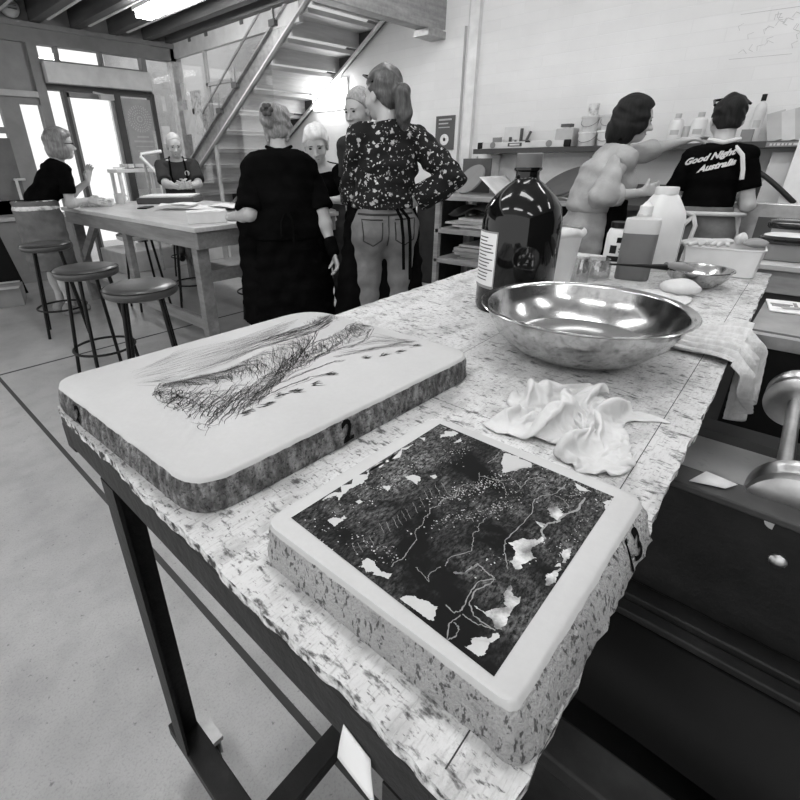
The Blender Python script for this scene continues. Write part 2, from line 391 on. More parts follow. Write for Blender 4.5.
struct('window_6', MB().b2((3.41, 6.98, .1), (3.74, 6.99, 2.5)), M['glass_partition'])
struct('trim_27', MB().b2((3.73, 6.93, 0), (3.87, 7.07, 2.72)), M['galv'])
# platform inside the door
struct('trim_28', MB().b2((2.3, 6.2, 0), (3.7, 6.92, .26)), M['lightgrey'], bevel=.01)
# fascia along the stair well, glass partition below it
struct('trim_40', MB().b2((3.78, 4.36, 2.53), (3.84, 6.95, 2.73)), plain('fascia_paint', .6, .55), bevel=.004)
struct('window_7', MB().b2((3.805, 4.9, 1.0), (3.815, 6.93, 2.53)), M['glass_partition'])
struct('trim_41', MB().b2((3.79, 6.2, .0), (3.83, 6.24, 2.53)).b2((3.79, 5.7, 2.15), (3.83, 6.24, 2.19)), M['lightgrey'])
mb = MB()
for y in (6.45, 6.05, 5.3): mb.b2((3.77, y, 2.66), (3.79, y+.06, 2.77))
struct('trim_42', mb, M['framegrey'])
# column boxing and conduit on the back wall
struct('trim_43', MB().b2((WX-.05, 3.12, 0), (WX, 3.62, 2.46)), M['wall'])
struct('trim_44', MB().tube([(WX-.03, 3.08, 0), (WX-.03, 3.08, 3.3)], .012), M['offwhite'])
struct('trim_45', MB().tube([(WX-.03, 3.56, 0), (WX-.03, 3.56, 2.45)], .012), M['offwhite'])
struct('trim_46', MB().b2((WX-.06, 2.96, 0), (WX, 3.06, 3.3)), M['white'])
struct('trim_47', MB().b2((4.55, 3.34, 2.38), (4.87, 3.52, 2.44)), M['galv'])
struct('trim_48', MB().b2((4.86, -1, 2.72), (4.9, 3.0, 2.8)), M['white'])
# unseen strip lamps added to light the hall, and the one under the mezzanine
def strip_lamp(name, lo, hi, label, mat='lamp_fill'):
    c = ((lo[0]+hi[0])/2, (lo[1]+hi[1])/2, hi[2])
    t = thing(name, label, 'lamp', c)
    obj('lamp_housing', MB().b2((lo[0]-.02, lo[1]-.02, hi[2]-.04), (hi[0]+.02, hi[1]+.02, hi[2])), M['plastic_white'], t)
    obj('diffuser', MB().b2(lo, (hi[0], hi[1], hi[2]-.04)), M[mat], t, bevel=.01)
    return t
i = 0
for x in (-1.2, .9, 3.0):
    for y in (-2.2, .2, 2.4):
        t = strip_lamp('fill_lamp', (x-.14, y-.65, 3.2), (x+.14, y+.65, 3.3), 'long white strip lamp added out of view over the workshop hall'); t['group'] = 'added hall lamps'
strip_lamp('fluorescent_lamp', (2.7, 4.25, 2.60), (2.86, 5.6, 2.702), 'glowing fluorescent batten lamp under the mezzanine joists', 'lamp')
t = thing('wall_lamp', 'glowing lamp fixed to the white brick wall behind the stair', 'lamp', (WX, 5.15, 1.93))
obj('lamp_housing', MB().b2((WX-.03, 4.78, 1.86), (WX, 5.36, 2.2)), M['plastic_white'], t)
obj('diffuser', MB().b2((WX-.12, 4.8, 1.87), (WX-.03, 5.34, 2.18)), M['lamp_soft'], t, bevel=.02)
# alarm
t = thing('fire_alarm', 'white dome alarm on the grey panel above the shop front', 'alarm', (1.97, 6.96, 2.8))
obj('dome', MB().lathe([(.09, 0), (.09, .03), (.075, .07), (.04, .1), (0, .11)], (1.97, 6.96, 2.8), 20, axis=(0, -1, -.2)), M['plastic_white'], t)
obj('grille', MB().b2((1.93, 6.845, 2.80), (2.01, 6.855, 2.81)).b2((1.93, 6.845, 2.77), (2.01, 6.86, 2.78)), M['midgrey'], t)
# ---------------------------------------------------------------- stair
st = thing('staircase', 'open timber staircase with steel stringers rising to the mezzanine', 'staircase', (4.3, 7.5, 0))
def zl(y, y0=4.366, z0=2.58, sl=.6): return z0 - sl*(y-y0)
def stringer(x, y0, mat, depth=.2, w=.05):
    mb = MB(); a, b = (3.52, zl(3.52, y0)), (8.4, zl(8.4, y0))
    up = depth
    for xx, ww in ((x, w),):
        vs = [(xx+s*ww/2, yy, zz+o) for s in (-1, 1) for (yy, zz, o) in ((a[0], a[1], 0), (a[0], a[1], up), (b[0], b[1], up), (b[0], b[1], 0))]
        mb.add(vs, [(0, 1, 2, 3), (7, 6, 5, 4), (0, 4, 5, 1), (1, 5, 6, 2), (2, 6, 7, 3), (3, 7, 4, 0)])
    return mb
sl_ = obj('stringer', stringer(3.80, 4.366, None, .23, .03), M['galv'], st)
mb = stringer(3.775, 4.366, None, .02, .06); obj('flange', mb, M['offwhite'], sl_)
vs = stringer(3.775, 4.366, None, .02, .06); vs.v = [(x, y, z+.215) for x, y, z in vs.v]; obj('flange', vs, M['galv'], sl_)
sr_ = obj('stringer', stringer(4.83, 4.24, None, .2, .03), M['darkgrey'], st)
vs = stringer(4.81, 4.24, None, .03, .07); obj('flange', vs, M['offwhite'], sr_)
k = 0; y = 3.75
while y < 8.2:
    zb = zl(y, 4.30)+.09
    obj('tread', MB().b2((3.82, y-.15, zb), (4.82, y+.14, zb+.045)), M['step'], st, bevel=.004)
    obj('riser', MB().b2((3.82, y+.10, zb-.15), (4.82, y+.125, zb)), M['step'], st)
    y += .335
for yy in (4.75, 5.55, 5.95):
    obj('bracket', MB().b2((3.735, yy-.05, zl(yy)+.2), (3.80, yy+.05, zl(yy)+.26)), M['framegrey'], st)
rail = MB()
for yy in (4.75, 5.55, 5.95): rail.tube([(3.76, yy, zl(yy)+.22), (3.76, yy, zl(yy)+.42)], .012, 8)
rail.bar((3.775, 4.0, zl(4.0)+.50), (3.775, 6.4, zl(6.4)+.50), .014, .014)
obj('balustrade_rail', rail, M['galv'], st)
obj('balustrade_panel', MB().bar((3.775, 4.0, zl(4.0)+.36), (3.775, 6.4, zl(6.4)+.36), .012, .28), M['glass_partition'], st)
# ================================================================ the stone table
T = .90
def ty0(x): return .04+(x-.16)*.025     # right long edge
def ty1(x): return .875+(x-.16)*.025    # left long edge
tb = thing('work_table', 'long steel framed work table with scuffed white painted top carrying two litho stones', 'table', (1.16, .48, 0))
edge = []
random.seed(3)
n = 90
ph_ = [random.uniform(0, 6) for _ in range(9)]
def chip(f): return .0016*(1+math.sin(f*23+ph_[0])+.9*math.sin(f*61+ph_[1])*math.sin(f*17+ph_[3])+.5*math.sin(f*143+ph_[2]))+random.uniform(0, .0006)
for k in range(n): x = .16+2.005*k/n; edge.append((x, ty0(x)+random.uniform(-.003, .003)))
for k in range(40): f = k/40; edge.append((2.165, .09+f*.835+random.uniform(-.002, .002)))
for k in range(n): x = 2.165-2.005*k/n; edge.append((x, ty1(x)+random.uniform(-.003, .003)))
for k in range(300): f = k/300; edge.append((.158+max(0, chip(f)), .875-f*.835))
mb = MB(); mb.prism(edge, .886, T)
mb.m = [0, 0]+[1]*(len(mb.f)-2)
obj('table_top', mb, [M['tabletop'], M['ply_edge']], tb, smooth=20)
mb = MB()
for off in (.045, .43): mb.strip([(.17+.2*k, ty0(.17+.2*k)+off+random.uniform(-.0006, .0006), T+.0003) for k in range(10)], .0012)
for xs in (.62, 1.32): mb.strip([(xs+random.uniform(-.0006, .0006), ty0(xs)+.05+.08*k, T+.0003) for k in range(10)], .0011)
obj('board_seams', mb, M['joint'], tb, smooth=0)
def arail(a, b, w=.035, h=.045, name='rail'):
    return obj(name, MB().bar(a, b, w, h), M['steel_dark'], tb, bevel=.003)
arail((.178, .055, .858), (.178, .865, .858), .035, .055)
arail((2.14, .11, .848), (2.14, .9, .848), .035, .05)
arail((.16, .075, .858), (2.16, .125, .858), .035, .05)
arail((.16, .85, .848), (2.16, .90, .848), .035, .05)
def leg(x, y, dirx):
    mb = MB(); mb.b2((x-.022, y-.003, .13), (x+.022, y+.003, .83)); mb.b2((x-.022*dirx-.003, y-.045, .13), (x-.022*dirx+.003, y+.003, .83))
    return obj('leg', mb, M['steel_dark'], tb)
leg(.185, .715, 1); leg(.185, .13, 1); leg(2.12, .78, -1); leg(2.12, .28, -1)
for (x) in (.185, 2.12):
    arail((x, .1, .115), (x, .76, .115), .05, .035, 'foot_rail')
arail((.19, .46, .125), (2.12, .50, .125), .045, .04, 'stretcher')
def castor(x, y):
    c = obj('castor', MB().b2((x-.025, y-.03, .085), (x+.025, y+.03, .098)).b2((x-.02, y-.025, .035), (x-.016, y+.015, .09)).b2((x+.016, y-.025, .035), (x+.02, y+.015, .09)), M['galv'], tb)
    obj('wheel', MB().lathe([(0, -.012), (.03, -.012), (.038, -.006), (.038, .006), (.03, .012), (0, .012)], (x, y-.005, .038), 20, axis=(1, 0, 0)), M['rubber'], c)
castor(.215, .70); castor(.2, .14); castor(2.1, .76); castor(2.1, .32)
# a scrap of masking paper stuck to the near edge
mb = MB().grid(lambda u, v: (.1595-.003*math.sin(v*3)-.008*v*v, .175-.03*u-.012*v*u, .855-.035*v-.01*u), 4, 6)
tag(obj('paper_scrap', mb, M['paper'], None, (.155, .16, .82), solid=.001), 'torn pale paper scrap hanging from the near edge of the stone table', 'paper')

# ---------------------------------------------------------------- litho stones
def rounded(poly, r, n=8):
    out = []
    N = len(poly)
    for i in range(N):
        p, a, b = Vector(poly[i]), Vector(poly[i-1]), Vector(poly[(i+1) % N])
        d1, d2 = (a-p).normalized(), (b-p).normalized(); rr_ = r[i] if hasattr(r, '__len__') else r
        s, e = p+d1*rr_, p+d2*rr_
        for k in range(n+1):
            t = k/n; out.append(tuple(s*(1-t)**2+p*2*t*(1-t)+e*t*t))
    return out
def dense(poly, step):
    out = []
    for i in range(len(poly)):
        a, b = Vector(poly[i]), Vector(poly[(i+1) % len(poly)]); m = max(1, int((b-a).length/step))
        out += [tuple(a.lerp(b, k/m)) for k in range(m)]
    return out
def stone(name, poly, r, z0, z1, label, side, grow=.004, bump=.0025, seed=1, chips=()):
    rs = random.Random(seed)
    P = dense(rounded(poly, r), .008); n = len(P); c = sum((Vector(p) for p in P), Vector((0, 0)))/n
    ph = [rs.uniform(0, 6) for _ in range(8)]
    def nz(i, h): return (.5*math.sin(i*.31+ph[0]+h*40)+.6*math.sin(i*.83+ph[1]-h*70)+math.sin(i*1.7+ph[2]+h*110)*.6+rs.uniform(-1, 1)*1.2)*bump*.4
    rings = [(z0, grow+.0), (z0+.006, grow+.002), (z0+(z1-z0)*.25, grow*.85+.002), (z0+(z1-z0)*.5, grow*.6+.002), (z0+(z1-z0)*.75, grow*.35+.001), (z1-.006, .001), (z1-.0015, -.001), (z1, -.004)]
    mb = MB(); vs = []
    for ri, (z, off) in enumerate(rings):
        for i, p in enumerate(P):
            v = Vector(p)-c
            nn = (Vector(P[(i+1) % n])-Vector(P[i-1])); nn = Vector((nn.y, -nn.x)).normalized()
            if nn.dot(v) < 0: nn = -nn
            o = off*(.3+.7*max(0, -nn.y) if grow > .01 else 1)+(nz(i, z) if 0 < ri < 5 else 0)+(nz(i, z)*.3 if ri == 5 else 0)+(abs(nz(i, z))*-.22 if ri == 6 else 0)
            q = Vector(p)+nn*o
            vs.append((q.x, q.y, z+(rs.uniform(-1, .0)*.001 if ri == 6 else 0)))
    fs = []; ms = []
    R = len(rings)
    for ri in range(R-1):
        for i in range(n):
            fs.append((ri*n+i, ri*n+(i+1) % n, (ri+1)*n+(i+1) % n, (ri+1)*n+i)); ms.append(0 if ri < 5 else 1)
    fs.append(tuple(range(n-1, -1, -1))); ms.append(0); fs.append(tuple((R-1)*n+i for i in range(n))); ms.append(1)
    mb.add(vs, fs); mb.m = ms
    t = thing(name, label, 'stone', (c.x, c.y, z0))
    obj('stone_slab', mb, [M[side], M['stone_top']], t, smooth=50); STONE_BVH.append(BVHTree.FromPolygons([Vector(v) for v in mb.v], mb.f))
    return t
ZS = .947; STONE_BVH = []
bs = stone('litho_stone', [(.166, .880), (.184, .432), (.748, .414), (.742, .868)], (.045, .05, .05, .09), T, ZS, 'larger lithography stone with a crayon drawing of tangled reeds, near the table corner', 'stone_side', seed=5, bump=.004)
ss = stone('litho_stone', [(.203, .331), (.208, .060), (.502, .059), (.500, .330)], (.02, .012, .015, .035), T, ZS, 'smaller lithography stone with a dark inked square image, nearest the camera', 'stone_side_pale', grow=.015, seed=9, bump=.003)
PATCH=[[(0.2649, 0.3104), (0.2821, 0.3055), (0.2788, 0.298), (0.2992, 0.3011), (0.3225, 0.2977), (0.3416, 0.3105), (0.358, 0.3012), (0.419, 0.306), (0.3429, 0.311)], [(0.2487, 0.2843), (0.2557, 0.2817), (0.2592, 0.2754), (0.265, 0.2764), (0.263, 0.2712), (0.2466, 0.2723)], [(0.2881, 0.2825), (0.294, 0.2814), (0.2934, 0.2766), (0.2879, 0.2773)], [(0.3278, 0.2787), (0.3364, 0.2711), (0.3245, 0.2677)], [(0.4547, 0.2891), (0.4737, 0.2932), (0.4773, 0.2867), (0.4853, 0.2848), (0.4809, 0.2768), (0.4698, 0.2782), (0.4619, 0.2852)], [(0.4824, 0.31), (0.4856, 0.2975), (0.4786, 0.2965)], [(0.4551, 0.2687), (0.4734, 0.2685), (0.4655, 0.2636)], [(0.4369, 0.3086), (0.4419, 0.3032), (0.4343, 0.2995)], [(0.3577, 0.2704), (0.3689, 0.2644), (0.3699, 0.2571), (0.3548, 0.2522)], [(0.3786, 0.2507), (0.3854, 0.2477), (0.3829, 0.2429), (0.3775, 0.2438)], [(0.4637, 0.2062), (0.4857, 0.2125), (0.482, 0.1752), (0.472, 0.172), (0.4627, 0.1822), (0.4399, 0.19)], [(0.4785, 0.1249), (0.4748, 0.1044), (0.4664, 0.1165)], [(0.465, 0.0889), (0.4824, 0.0814), (0.4512, 0.0821)], [(0.3887, 0.1293), (0.3917, 0.1185), (0.3838, 0.1198)], [(0.4164, 0.128), (0.424, 0.1224), (0.4191, 0.1118), (0.4047, 0.112), (0.4058, 0.1209)], [(0.3442, 0.1346), (0.3577, 0.1269), (0.3653, 0.1163), (0.3752, 0.1148), (0.3699, 0.1113), (0.3493, 0.1158), (0.3425, 0.1104), (0.3185, 0.1146), (0.3234, 0.1228), (0.3376, 0.1242)], [(0.3658, 0.0937), (0.3806, 0.0886), (0.3652, 0.0859), (0.3533, 0.0865)], [(0.3448, 0.0916), (0.3525, 0.0894), (0.3491, 0.0869)], [(0.2252, 0.2199), (0.2392, 0.2205), (0.2398, 0.2139), (0.2363, 0.2006), (0.2399, 0.192), (0.2346, 0.1909), (0.2293, 0.2012)], [(0.2225, 0.1713), (0.2319, 0.1682), (0.2383, 0.1522), (0.2382, 0.1442), (0.2272, 0.1386), (0.2225, 0.1436), (0.2218, 0.1559)], [(0.221, 0.1097), (0.2291, 0.1061), (0.235, 0.1084), (0.2425, 0.1004), (0.2397, 0.0964), (0.2277, 0.0944), (0.2227, 0.0997)], [(0.2407, 0.1006), (0.2517, 0.0958), (0.2494, 0.0929), (0.2404, 0.0956)], [(0.2604, 0.1223), (0.2619, 0.1127), (0.2706, 0.1073), (0.2766, 0.1028), (0.2873, 0.1098), (0.3009, 0.1102), (0.2909, 0.1038), (0.2923, 0.0981), (0.2562, 0.0945), (0.2535, 0.0992), (0.2592, 0.1061)], [(0.3298, 0.0926), (0.3478, 0.0874), (0.3305, 0.0828), (0.3203, 0.0872)]]
VEIN=[(3, [(0.4594, 0.1064), (0.4334, 0.1041), (0.4233, 0.1098), (0.4114, 0.1123), (0.4022, 0.1121), (0.3934, 0.1192), (0.3798, 0.1192), (0.3714, 0.112)]), (1.5, [(0.468, 0.1301), (0.4448, 0.1311), (0.4306, 0.1407), (0.4191, 0.1446), (0.3962, 0.1366), (0.3727, 0.1367), (0.3447, 0.1386), (0.3329, 0.1336), (0.3135, 0.1199)]), (1, [(0.4411, 0.1321), (0.4403, 0.1215), (0.4313, 0.1118)]), (1, [(0.448, 0.1247), (0.4529, 0.1164), (0.4638, 0.1104)]), (1, [(0.3453, 0.2136), (0.3559, 0.2163), (0.3661, 0.208), (0.3817, 0.215), (0.3905, 0.2129), (0.4012, 0.2012)]), (1, [(0.4226, 0.2123), (0.4089, 0.2042)]), (1.2, [(0.4166, 0.2088), (0.4242, 0.1875), (0.437, 0.1767), (0.4285, 0.164), (0.4478, 0.1649), (0.4628, 0.155)]), (1, [(0.4229, 0.1825), (0.4067, 0.1697)]), (1, [(0.476, 0.2154), (0.4573, 0.2132), (0.4459, 0.2147)]), (1, [(0.358, 0.1677), (0.3442, 0.1677), (0.3391, 0.1634), (0.3324, 0.166), (0.3214, 0.1594), (0.3094, 0.1547), (0.29, 0.1652), (0.2789, 0.1629)]), (1.2, [(0.3845, 0.2139), (0.3696, 0.2073), (0.3566, 0.2159), (0.3413, 0.214), (0.3328, 0.218), (0.3257, 0.2129), (0.3178, 0.2142), (0.3091, 0.2092), (0.2962, 0.2092), (0.2873, 0.2011), (0.2672, 0.1977), (0.2598, 0.1957), (0.2512, 0.1992), (0.2458, 0.1974)]), (1.6, [(0.2781, 0.1531), (0.2836, 0.1448), (0.3013, 0.1424), (0.2979, 0.1318), (0.2973, 0.1232), (0.2823, 0.1326), (0.2678, 0.1308), (0.2486, 0.1271), (0.2435, 0.1306), (0.2456, 0.1402)]), (1.6, [(0.2973, 0.1232), (0.2884, 0.1237), (0.2728, 0.1297), (0.2592, 0.1256), (0.2522, 0.1174), (0.2512, 0.1016)]), (1.4, [(0.2471, 0.1248), (0.2465, 0.114), (0.2524, 0.0986)]), (1.4, [(0.2452, 0.1249), (0.2335, 0.1281), (0.2196, 0.1214), (0.2279, 0.1178), (0.2356, 0.1202), (0.2358, 0.1256)]), (1, [(0.2601, 0.1821), (0.2571, 0.1688), (0.2546, 0.1625), (0.2601, 0.1679), (0.2758, 0.1651)]), (3, [(0.2781, 0.1531), (0.2836, 0.1448), (0.3013, 0.1424)]), (0.6, [(0.2806, 0.2425), (0.2732, 0.2296)]), (0.6, [(0.2864, 0.2385), (0.2789, 0.2258)]), (0.6, [(0.2961, 0.2377), (0.2882, 0.2248)]), (0.6, [(0.3018, 0.2365), (0.2937, 0.2235)]), (0.6, [(0.3102, 0.2374), (0.3018, 0.2242)]), (0.6, [(0.3161, 0.2361), (0.3075, 0.2229)]), (0.6, [(0.328, 0.2363), (0.3188, 0.2229)]), (0.6, [(0.3402, 0.2366), (0.3306, 0.223)]), (0.6, [(0.3528, 0.2398), (0.3426, 0.2258)]), (0.6, [(0.3593, 0.2385), (0.3488, 0.2245)]), (0.6, [(0.3693, 0.2364), (0.3584, 0.2223)]), (0.6, [(0.3777, 0.2332), (0.3665, 0.2191)]), (0.6, [(0.2414, 0.2423), (0.2354, 0.2301)]), (0.6, [(0.2471, 0.2403), (0.241, 0.2281)]), (0.6, [(0.2551, 0.2404), (0.2486, 0.2281)]), (0.6, [(0.261, 0.2384), (0.2544, 0.2261)])]
BUNDLE={'hatch': [[(0.2636, 0.8142), (0.377, 0.835), (0.4994, 0.8147), (0.6699, 0.8251)], [(0.2527, 0.7485), (0.3121, 0.711), (0.4027, 0.7178), (0.5228, 0.7439)]], 'ridge': [[(0.4894, 0.7648), (0.5849, 0.7739), (0.6682, 0.7712), (0.7459, 0.7973)], [(0.4486, 0.7388), (0.5501, 0.7303), (0.6359, 0.7255), (0.6998, 0.7458)]], 'reedtop': [[(0.6403, 0.7304), (0.5858, 0.7256), (0.5058, 0.7214), (0.3987, 0.6953), (0.2896, 0.7187)], [(0.4721, 0.6129), (0.4226, 0.6053), (0.3796, 0.6356), (0.3302, 0.6621), (0.2748, 0.7127)]], 'tangle': [[(0.2767, 0.7274), (0.3099, 0.6736), (0.3597, 0.6348), (0.4065, 0.6114), (0.4642, 0.6087)], [(0.2521, 0.6652), (0.2526, 0.5829), (0.2551, 0.5279), (0.3066, 0.5316), (0.3591, 0.5464)]], 'second': [[(0.4113, 0.6179), (0.5248, 0.6682), (0.6011, 0.6812), (0.6716, 0.6947), (0.7339, 0.7067)], [(0.3969, 0.5766), (0.4758, 0.5956), (0.5362, 0.6101), (0.6172, 0.6117), (0.7295, 0.6486)]], 'tail': [[(0.5976, 0.6422), (0.7072, 0.6344), (0.7236, 0.5334)], [(0.5722, 0.5993), (0.644, 0.5571), (0.7018, 0.5242)]], 'plume': [[(0.6506, 0.8023), (0.7078, 0.805), (0.7404, 0.7915)], [(0.6317, 0.7402), (0.6796, 0.7473), (0.7205, 0.7443)]]}
BRANCH=[[(0.3366, 0.5714), (0.3871, 0.5767), (0.4621, 0.5794), (0.5415, 0.5757), (0.5568, 0.5654)], [(0.3221, 0.5498), (0.3671, 0.5573), (0.4131, 0.5586), (0.4654, 0.5574), (0.4991, 0.5442)], [(0.4113, 0.6179), (0.4873, 0.6091), (0.5692, 0.618), (0.6277, 0.6081)], [(0.6359, 0.7255), (0.5713, 0.6719), (0.5443, 0.6618), (0.4871, 0.6368), (0.4065, 0.6114)], [(0.7222, 0.6986), (0.6472, 0.6467), (0.5901, 0.626), (0.5113, 0.6096)], [(0.7217, 0.6474), (0.6629, 0.611), (0.6095, 0.6041)], [(0.5581, 0.5928), (0.6273, 0.568), (0.6949, 0.5488), (0.7249, 0.5319)]]
LEAF=[(0.3514, 0.5358), (0.3879, 0.5443), (0.4114, 0.5389), (0.4496, 0.5345), (0.4929, 0.545), (0.5914, 0.5479), (0.6195, 0.5309), (0.6548, 0.5213), (0.6987, 0.5194), (0.3199, 0.5388)]
PRINT=[(0.2258, 0.3141), (0.4851, 0.3096), (0.4818, 0.0841), (0.2191, 0.0814)]
# rag [(0.6303, 0.2967), (0.7434, 0.3343), (0.8301, 0.3154), (0.8204, 0.2862), (0.8386, 0.2405), (0.794, 0.2191), (0.822, 0.1714), (0.8004, 0.123), (0.7585, 0.0749), (0.7353, 0.0801), (0.719, 0.1061), (0.6599, 0.1095), (0.6277, 0.1412), (0.5895, 0.1758), (0.5885, 0.2217), (0.608, 0.2795)]
# crayon drawing on the large stone: many fine strokes
rs = random.Random(11)
dark, light = MB(), MB(); ZD = ZS+.0004
def along(b, N, mbs, w, lo=.15, hi=.6, wob=.0012):
    A, B = BUNDLE[b]
    for _ in range(N):
        f = rs.random(); t0 = rs.random()*(1-lo); L = rs.uniform(lo, hi); t1 = min(1, t0+L)
        f1 = f+rs.uniform(-.12, .12); ph = rs.uniform(0, 6); m = 8; pts = []
        for k in range(m+1):
            t = t0+(t1-t0)*k/m; ff = f+(f1-f)*k/m
            p = samp(A, t)*(1-ff)+samp(B, t)*ff
            pts.append((p.x+wob*math.sin(ph+k*.9), p.y+wob*math.cos(ph*1.3+k*1.1), ZD))
        ww = rs.uniform(.5, 1.2)*w
        rs.choice(mbs).strip(pts, [ww*math.sin(PI*(k+.6)/(m+1.2)) for k in range(m+1)])
def across(b, N, mbs, w, lean=.12, f0=(0, .3), f1=(.5, 1), wob=.002, seg=9):
    A, B = BUNDLE[b]
    for _ in range(N):
        t = rs.random(); a, c = rs.uniform(*f0), rs.uniform(*f1); ln = lean*rs.uniform(.3, 1.5); ph, fr = rs.uniform(0, 6), rs.uniform(.4, 1.1); bow = rs.uniform(-1, 1)*.5*wob
        pts = []
        for k in range(seg+1):
            s = k/seg; ff = a+(c-a)*s; tt = t+ln*(s-.3)
            p = samp(A, tt)*(1-ff)+samp(B, tt)*ff
            o = wob*math.sin(ph+k*fr)+bow*math.sin(PI*s)*3
            pts.append((p.x+o, p.y+o*.6+wob*.4*math.cos(k*fr*1.7), ZD))
        ww = rs.uniform(.5, 1.3)*w
        rs.choice(mbs).strip(pts, [ww*(.3+.7*math.sin(PI*(k+.5)/(seg+1))) for k in range(seg+1)])
along('hatch', 110, [light], .0008, .12, .5)
along('hatch', 60, [light, dark], .0006, .1, .35)
along('ridge', 130, [dark, dark, light], .0013, .1, .45)
across('reedtop', 190, [light, light, dark], .0007, -.28, (-.08, .2), (.3, .75), .003, 12)
across('reedtop', 150, [light, dark], .0007, -.2, (.25, .6), (.7, 1.02), .003, 12)
along('reedtop', 40, [light], .0006, .1, .3, .003)
across('reedtop', 50, [dark], .0010, -.15, (.3, .7), (.8, 1.05), .003)
across('tangle', 110, [dark, light], .0009, -.2, (-.15, .3), (.35, .9), .006, 12)
across('tangle', 56, [dark], .0010, -.1, (.1, .6), (.6, 1.03), .0065, 12)
across('tangle', 26, [dark], .0009, .3, (0, .5), (.2, .8), .006, 12)
along('tangle', 46, [dark, light], .0008, .08, .25, .004)
across('second', 170, [dark, light], .0010, .05, (0, .4), (.5, 1), .004, 11)
along('second', 70, [dark], .0012, .1, .35, .003)
along('tail', 60, [light, dark], .0008, .15, .6)
across('plume', 50, [dark, light], .0009, .1, (0, .4), (.4, 1), .005, 11)
for br in BRANCH:
    for q in range(4):
        ox, oy = rs.gauss(0, .003), rs.gauss(0, .003)
        P = [samp(br, k/24) for k in range(25)]
        dark.strip([(p.x+ox+rs.gauss(0, .0012), p.y+oy+rs.gauss(0, .0012), ZD) for p in P], [.0008*rs.uniform(.3, 1.6) for _ in P])
for lx, ly in LEAF:
    for q in range(12):
        a = rs.gauss(-.35, .25); L = rs.uniform(.008, .02); x, y = lx+rs.gauss(0, .004), ly+rs.gauss(0, .003)
        dark.strip([(x, y, ZD), (x+L*.5*math.cos(a), y+L*.5*math.sin(a), ZD), (x+L*math.cos(a), y+L*math.sin(a), ZD)], [.0006, .0018, .0004])
for v in range(len(light.v)): light.v[v] = (light.v[v][0], light.v[v][1], ZD-.0001)
dark.mi = 1; dark.add(light.v, light.f); obj('drawing', dark, [M['crayon'], M['crayon_light']], bs, smooth=0)
mb = MB(); add_text(mb, '2', .046, (.415, .4085, .922), (1, -.03, 0), (0, -.1, 1), bold=.0012); mb.v = [tuple(q) for q in wrap(STONE_BVH[0], mb.v, (0, 1, 0), .0012, .2)]
obj('numeral', mb, M['marker'], bs, smooth=0)
mb = MB(); add_text(mb, '2', .038, (.1535, .765, .922), (-.04, -1, 0), (-.1, 0, 1), bold=.001); mb.v = [tuple(q) for q in wrap(STONE_BVH[0], mb.v, (1, 0, 0), .0012, .2)]
obj('numeral', mb, M['marker'], bs, smooth=0)
# inked square image on the small stone
ZI = ZS+.0004
base_print = MB(); base_print.add([(x, y, ZI) for x, y in PRINT], [(0, 1, 2, 3)])
pi_ = None
def inside(p):
    xs = [q[0] for q in PRINT]; ys = [q[1] for q in PRINT]
    return (min(max(p[0], .2245), .481), min(max(p[1], .0835), .3105))
pw, pg = MB(), MB()
for i, p in enumerate(PATCH):
    q = [inside(c) for c in jag(p, .05, 5)]
    q = jag(q, .10, 3); tgt = pg if i in (13, 14, 15, 16, 22, 23) else pw
    o = len(tgt.v); tgt.add([(x, y, ZI+.0003) for x, y in q], [tuple(range(len(q)))])
# speckle clusters where the ink has worn through
for (cx, cy, sx, sy, N, an) in [(.245, .265, .012, .022, 60, 0), (.255, .215, .008, .01, 40, 0), (.40, .2, .03, .006, 320, -.35), (.365, .175, .03, .006, 200, -.5), (.44, .255, .02, .008, 70, .2), (.36, .275, .03, .006, 70, .1),
     (.43, .165, .02, .008, 80, -.3), (.45, .118, .03, .006, 80, -.1), (.33, .13, .025, .01, 40, -.5), (.41, .095, .04, .004, 60, 0), (.31, .285, .03, .01, 60, .1)]:
    for _ in range(N):
        a, b = rs.gauss(0, sx), rs.gauss(0, sy); x, y = inside((cx+a*math.cos(an)-b*math.sin(an), cy+a*math.sin(an)+b*math.cos(an))); r = rs.uniform(.0003, .0011); m = 5; ph = rs.uniform(0, 6)
        pg.add([(x+r*rs.uniform(.4, 1.3)*math.cos(ph+2*PI*k/m), y+r*rs.uniform(.4, 1.3)*math.sin(ph+2*PI*k/m), ZI+.0002) for k in range(m)], [tuple(range(m))])
mb = MB()
for wd, L in VEIN:
    P = [samp(L, k/(6*len(L))) for k in range(6*len(L)+1)]
    mb.strip([(p.x+rs.gauss(0, .0004), p.y+rs.gauss(0, .0004), ZI+.0005) for p in P], [.0008*wd*rs.uniform(.4, 1.2) for _ in P])
for k_, part_ in ((1, pw), (2, pg), (3, mb)): base_print.mi = k_; base_print.add(part_.v, part_.f)
obj('inked_image', base_print, [M['ink'], M['stone_top'], M['ink_worn'], M['ink_vein']], ss, smooth=0)
mb = MB(); add_text(mb, '13', .044, (.44, .03, .923), (1, 0, 0), (-.1, 0, 1), bold=.0008, shear=.15); mb.v = [tuple(q) for q in wrap(STONE_BVH[1], mb.v, (0, 1, 0), .0014, .2)]
obj('numeral', mb, M['marker'], ss, smooth=0)

